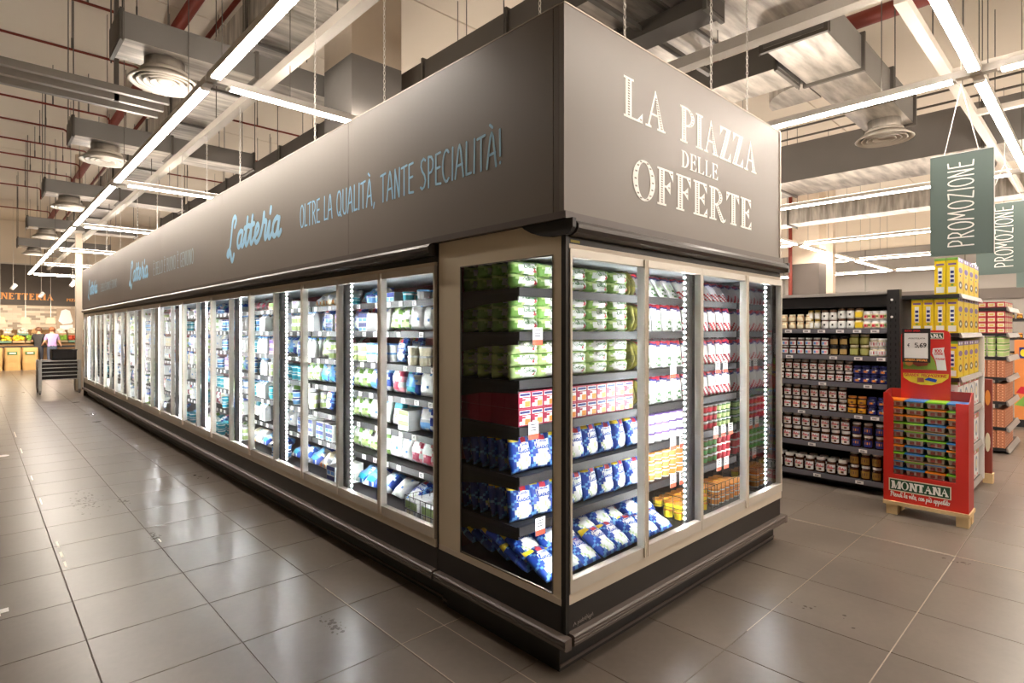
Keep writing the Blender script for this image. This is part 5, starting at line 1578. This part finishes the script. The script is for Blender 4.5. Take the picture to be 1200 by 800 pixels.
# ------------------------------------------------------------------ hanging promotion boards
M_PROMO = mat('promo_green', '5f6f69', .5, 0, .03)
def promo(x, y0, y1, z0, z1, tx, label):
    t = wthing('promotion_board', label, 'sign', (x, (y0 + y1) / 2, z0))
    b = build(MB().box(x, x + .012, y1, y0, z0, z1), 'board', M_PROMO, t)
    build(MB().box(x - .001, x + .013, y1 - .004, y1, z0, z1).box(x - .001, x + .013, y1, y0, z1, z1 + .004), 'edge_strip', M_TAG, t)
    yt, ln, ht, zb = tx
    lettering('lettering', text2d('PROMOZIONE', HAND, ln, ht, .0105 * ht / .165, gap=.06), lambda u, v, l: (x - .002 - l, yt + v, zb + u), M_LW, t)
    ya = (y0 + y1) / 2
    for yy in (y0 - .09, y1 + .09):
        build(MB().tube([(x + .006, yy, z1 - .015), (x + .006, ya, ZL - .01)], .0035, 5), 'cord', M_CHAIN, t)
    build(MB().tube([(x + .006, ya, ZL - .012), (x + .006, ya, 4.0)], .004, 5), 'cord', M_CHAIN, t)
promo(3.90, -.66, -1.07, 2.19, 3.02, (-.945, .70, .165, 2.255), 'nearest dark green hanging board lettered vertically in white')
promo(7.0, -.57, -1.10, 2.25, 3.10, (-.91, .73, .165, 2.33), 'second hanging green board partly behind the nearest one')
promo(10.8, -.62, -1.15, 2.30, 3.15, (-1.0, .73, .165, 2.38), 'third hanging green board at the right picture edge')

# ================================================================== THE FAR END OF THE LEFT AISLE
# roll cart with crates
M_CRATE = mat('crate_black', '2f2a28', .6)
t = wthing('shopping_trolley', 'grey steel stock trolley loaded with dark crates beside the far case end', 'trolley', (-.34, 16.8, 0))
M_TRST = mat('trolley_steel', 'c9c5be', .4, .2)
cx0, cx1, cy0, cy1 = -.78, -.01, 16.3, 17.1
for x in (cx0, cx1):
    for y in (cy0, cy1):
        build(MB().box(x - .03, x + .03, y - .03, y + .03, .10, .84), 'corner_post', M_TRST, t)
        b = build(MB().lathe([(.055, 0), (.055, .03)], 12).xf(lambda a, b_, c_: (x + c_ - .015, y + a, .055 + b_)), 'castor_wheel', mat('rubber_grey', '8a8580', .6), t)
        build(MB().box(x - .022, x + .022, y - .03, y + .03, .055, .11), 'castor_fork', M_STEEL, b)
for z in (.36, .46, .55, .65, .74, .82):
    for (a, b, c_, d) in ((cx0, cx1, cy0, cy0), (cx0, cx1, cy1, cy1), (cx0, cx0, cy0, cy1), (cx1, cx1, cy0, cy1)):
        build(MB().tube([(a, c_, z), (b, d, z)], .009, 5), 'rail_bar', M_TRST, t)
build(MB().box(cx0 + .02, cx1 - .02, cy0 + .02, cy1 - .02, .35, .37), 'base_tray', M_STEEL, t)
def crate(x0, x1, y0, y1, z0, z1, label):
    t = wthing('plastic_crate', label, 'crate', ((x0 + x1) / 2, (y0 + y1) / 2, z0), 'crates on the trolley')
    mb = MB(); mb.box(x0, x1, y0, y0 + .015, z0, z1).box(x0, x1, y1 - .015, y1, z0, z1).box(x0, x0 + .015, y0, y1, z0, z1).box(x1 - .015, x1, y0, y1, z0, z1).box(x0, x1, y0, y1, z0, z0 + .015)
    build(mb, 'crate_body', M_CRATE, t)
    n = max(3, int((x1 - x0) / .1))
    for k in range(n):
        build(MB().box(x0 + (k + .5) * (x1 - x0) / n - .012, x0 + (k + .5) * (x1 - x0) / n + .012, y0 - .012, y0, z0 + .02, z1 - .02), 'rib', M_CRATE, t)
    build(MB().box(x0 - .012, x1 + .012, y0 - .014, y0 + .001, z1 - .03, z1), 'rim', M_CRATE, t)
crate(-.74, -.05, 16.34, 16.70, .372, .60, 'dark lower crate at the front of the far trolley')
crate(-.74, -.05, 16.72, 17.06, .372, .60, 'dark lower crate at the back of the far trolley')
crate(-.74, -.05, 16.34, 16.70, .602, .83, 'dark reddish upper crate at the front of the far trolley')
crate(-.54, -.05, 16.45, 17.05, .842, 1.10, 'black top crate standing on the far trolley')

# people at the produce counter
M_SKIN = mat('skin', 'c99a7c', .6)
def person(x, y, rz, shirt, pants, hair, label, arm):
    J = {'pel': (0, 0, .92), 'wai': (0, 0, 1.06), 'che': (0, .0, 1.30), 'nec': (0, -.01, 1.46), 'hea': (0, -.03, 1.56), 'top': (0, -.03, 1.68),
         'shl': (.17, 0, 1.38), 'ell': (.24, -.04, 1.12), 'wrl': arm[0], 'hal': tuple(a + b for a, b in zip(arm[0], (0, -.07, .0))),
         'shr': (-.17, 0, 1.38), 'elr': (-.24, -.04, 1.12), 'wrr': arm[1], 'har': tuple(a + b for a, b in zip(arm[1], (0, -.07, .0))),
         'hil': (.09, 0, .88), 'knl': (.10, -.02, .50), 'anl': (.10, .03, .09), 'tol': (.11, -.13, .04),
         'hir': (-.09, 0, .88), 'knr': (-.10, .0, .50), 'anr': (-.10, .05, .09), 'tor': (-.11, -.11, .04)}
    R = {'pel': (.16, .12), 'wai': (.14, .10), 'che': (.17, .12), 'nec': (.055, .055), 'hea': (.085, .095), 'top': (.06, .065), 'shl': (.07, .07), 'ell': (.045, .045), 'wrl': (.03, .03), 'hal': (.035, .02),
         'hil': (.095, .1), 'knl': (.065, .065), 'anl': (.045, .045), 'tol': (.045, .035)}
    E = [('pel', 'wai'), ('wai', 'che'), ('che', 'nec'), ('nec', 'hea'), ('hea', 'top')]
    for s in 'lr':
        E += [('che', 'sh' + s), ('sh' + s, 'el' + s), ('el' + s, 'wr' + s), ('wr' + s, 'ha' + s), ('pel', 'hi' + s), ('hi' + s, 'kn' + s), ('kn' + s, 'an' + s), ('an' + s, 'to' + s)]
    names = list(J)
    me = bpy.data.meshes.new('person')
    me.from_pydata([J[n] for n in names], [(names.index(a), names.index(b)) for a, b in E], [])
    o = bpy.data.objects.new('person_rig', me); COL.objects.link(o)
    sk = o.modifiers.new('skin', 'SKIN'); sk.use_smooth_shade = True
    for i, n in enumerate(names):
        k = n if n in R else n[:-1] + 'l'
        me.skin_vertices[0].data[i].radius = R[k]
        me.skin_vertices[0].data[i].use_root = (n == 'pel')
    su = o.modifiers.new('sub', 'SUBSURF'); su.levels = 2; su.render_levels = 2
    dg = bpy.context.evaluated_depsgraph_get()
    m2 = bpy.data.meshes.new_from_object(o.evaluated_get(dg))
    bpy.data.objects.remove(o)
    m2.materials.clear()
    for m in (M_SKIN, shirt, pants, mat('shoe', '2a2624', .6)): m2.materials.append(m)
    for p in m2.polygons:
        c = p.center
        far = abs(c.x) > .19 or c.y < -.16
        if c.z < .10: k = 3
        elif c.z < .95 and not (far and c.z > .7): k = 2
        elif c.z < 1.45 and not (far and c.z < 1.2): k = 1
        else: k = 0
        p.material_index = k; p.use_smooth = True
    b = bpy.data.objects.new('person', m2); COL.objects.link(b)
    b.location = (x, y, 0); b.rotation_euler = (0, 0, rz)
    tag(b, label, 'person')
    h = MB().lathe([(.10, -.05), (.108, .0), (.098, .06), (.06, .10), (.002, .115)], 12, (0, .005, 1.62)).mesh('hair', hair, True)
    inst('hair', h, (0, 0, 0), 0, b)
    return b
person(.36, 28.2, PI * 1.0, mat('shirt_lilac', 'a886b4', .8), mat('jeans', '4a5264', .8), mat('hair_brown', '7a4a30', .8), 'person in lilac top and jeans standing at the produce counter', ((.30, -.22, .98), (-.30, -.10, .95)))
person(-.04, 28.62, PI * .85, mat('vest_black', '2c2a2c', .8), mat('trousers_dark', '33343c', .8), mat('hair_dark', '6a4a38', .8), 'person in black vest left of the lilac topped person', ((.30, -.30, 1.15), (-.28, -.12, .95)))

# paper sacks
M_KRAFT = mat('kraft_paper', 'c29a62', .8, 0, .12, 5, .2, 8)
def sack(x, y, label):
    t = wthing('paper_sack', label, 'sack', (x, y, 0), 'paper sacks at the produce counter')
    mb = MB(); n = 20; rows = 7
    base = len(mb.v)
    for r_ in range(rows):
        z = .9 * r_ / (rows - 1); k = 1 + .03 * math.sin(r_ * 2.1 + x * 7)
        for q in range(n):
            a = 2 * PI * q / n
            c, s_ = math.cos(a), math.sin(a)
            rx = .245 * k * (abs(c) ** .4) * (1 if c > 0 else -1); ry = .18 * k * (abs(s_) ** .4) * (1 if s_ > 0 else -1)
            mb.v.append((x + rx, y + ry, z))
    for r_ in range(rows - 1):
        for q in range(n):
            mb.f.append((r_ * n + q, r_ * n + (q + 1) % n, (r_ + 1) * n + (q + 1) % n, (r_ + 1) * n + q)); mb.m.append(0)
    mb.f.append(tuple(range(n))[::-1]); mb.m.append(0)
    mb.face([(x - .21, y - .15, .85), (x + .21, y - .15, .85), (x + .21, y + .15, .85), (x - .21, y + .15, .85)], 0)
    build(mb, 'sack_body', M_KRAFT, t, False)
    build(MB().box(x - .16, x + .14, y - .192, y - .186, .62, .75), 'paper_label', mat('label_green', '4a6a3c', .6), t)
    build(MB().box(x - .10, x + .09, y - .194, y - .192, .66, .71), 'label_print', P_CRM, t)
sack(-.86, 28.2, 'left brown paper sack with green label by the produce counter')
sack(-.33, 28.2, 'right brown paper sack with green label by the produce counter')
sack(-1.40, 28.25, 'brown paper sack cut off by the left picture edge')

# produce counter with heaped fruit crates
t = wthing('produce_counter', 'sloping wooden produce counter behind the paper sacks', 'counter', (-.1, 29.1, 0))
build(MB().prism([(28.8, 0), (29.75, 0), (29.75, 1.62), (28.8, .92)], 'x', -3.0, 1.6), 'counter_body', mat('counter_wood', '8a6a48', .7), t)
build(MB().box(-3, 1.6, 28.76, 28.8, .88, .96), 'front_lip', M_GBLK, t)
rc = random.Random(5)
frs = [('yellow', 'e6c034'), ('white', 'e6dccc'), ('orange', 'e88a2a'), ('green', '7aa23a'), ('red', 'b8482e'), ('tan', 'd0a878')]
spots = [(-1.45, 29.0, 'green'), (-1.05, 29.0, 'yellow'), (-.65, 29.0, 'yellow'), (-.25, 29.0, 'green'), (.15, 29.0, 'white'), (-1.4, 29.4, 'orange'), (-.95, 29.4, 'white'), (-.5, 29.4, 'white'), (-.05, 29.4, 'tan'), (.75, 29.0, 'green'), (1.15, 29.0, 'red'), (.75, 29.4, 'white'), (1.15, 29.4, 'white')]
for k, (x, y, cn_) in enumerate(spots):
    z = .93 + (y - 28.8) * .75
    t = wthing('produce_crate', 'small crate heaped with %s produce, %s row, %s' % (cn_, 'front' if y < 29.2 else 'back', ('%s from the left' % ORD[k + 1 if k < 5 else k - 4]) if k < 9 else '%s right of the people' % ORD[(k - 9) % 2 + 1]), 'crate', (x, y, z), 'produce crates')
    build(MB().box(x - .18, x + .18, y - .17, y + .17, z + .0, z + .09), 'crate_body', mat('crate_tan', '6f8a6a' if k % 3 else 'a88a62', .6) if False else mat('crate_tan%d' % (k % 3), ['8a7a58', '5d7a64', 'a88a62'][k % 3], .6), t)
    mb = MB()
    for q in range(22):
        r_ = rc.uniform(.05, .075)
        mb.sph((x + rc.uniform(-.13, .13), y + rc.uniform(-.12, .12), z + .09 + rc.uniform(0, .17)), r_, 8, 5)
    build(mb, 'produce_heap', mat('fruit_' + cn_, dict(frs)[cn_], .5), t, True, kind='stuff')
# small lit pendant lamps over the counter
M_SHADE = emis('shade_glow', (1.0, .68, .34), 1.6)
for k, x in enumerate([-1.23, -.50, .27]):
    t = wthing('pendant_lamp', '%s small glowing pendant lamp over the produce counter from the left' % ORD[k + 1], 'lamp', (x, 27.6, 1.86), group='pendant lamps over produce')
    build(MB().lathe([(.155, 0), (.11, .24), (.105, .24), (.148, 0), (.155, 0)], 16, (x, 27.6, 1.86), cap=False), 'shade', M_SHADE, t, True)
    build(MB().tube([(x, 27.6, 2.10), (x, 27.6, HZ)], .006, 5), 'cord', M_RAILC, t)
    ld = bpy.data.lights.new('pendant_bulb', 'POINT'); ld.energy = 45; ld.color = (1, .82, .6); ld.shadow_soft_size = .05
    lo = bpy.data.objects.new('pendant_bulb', ld); lo.location = (0, 0, .02); link(lo, t)
# wall poster of a baker's jacket, plain shapes
t = wthing('wall_poster', 'poster with a white jacket on tan ground beside the far post', 'poster', (.95, 29.86, 1.45))
build(MB().box(.64, 1.30, 29.84, 29.87, 1.45, 2.55), 'poster_board', mat('poster_tan', 'b8a088', .6), t)
lettering('printed_shape', [[(.70, 2.0), (.80, 2.45), (.95, 2.52), (1.10, 2.45), (1.2, 2.0), (1.15, 1.9), (.85, 1.85)], [(.75, 1.6), (1.2, 1.6), (1.2, 1.85), (.75, 1.8)]], lambda u, v, l: (u, 29.838 - l, v), P_WHITE, t)
# track spotlights
for k, (x, y, z) in enumerate([(-.95, 25.2, 3.05), (-.10, 26.4, 2.85), (.42, 22.0, 3.05), (.52, 21.0, 3.1), (.62, 20.2, 3.12)]):
    t = wthing('track_spotlight', '%s white spotlight hanging before the orange bakery lettering from the left' % ORD[k + 1], 'spotlight', (x, y, z), group='track spotlights')
    build(MB().tube([(x - .05, y - .05, z), (x + .06, y + .04, z + .17)], .06, 10, r1=.075), 'lamp_head', M_WHITE, t, True)
    build(MB().tube([(x, y, z + .1), (x, y, HZ)], .006, 5), 'stem', M_RAILC, t)
    ld = bpy.data.lights.new('spot_bulb', 'SPOT'); ld.energy = 260; ld.color = (1, .87, .7); ld.spot_size = 1.5; ld.spot_blend = .6; ld.shadow_soft_size = .05
    lo = bpy.data.objects.new('spot_bulb', ld); lo.location = (-.08, .0, -.02)
    lo.rotation_euler = (Vector((-.4, 29.4, 1.0)) - Vector((x, y, z))).to_track_quat('-Z', 'Y').to_euler(); link(lo, t)
# marks lying on the floor at the left
tag(build(MB().box(-1.86, -1.795, 2.54, 2.60, .0005, .0025).box(-1.86, -1.83, 2.50, 2.54, .0005, .0025), 'floor_sticker', M_TAG), 'white floor sticker at the left picture edge, near the camera', 'sticker')
tag(build(MB().lathe([(.07, 0), (.07, .003)], 14, (-1.69, 7.85, .0005)), 'floor_sticker', M_TAG), 'round white floor sticker farther up the left picture edge', 'sticker')
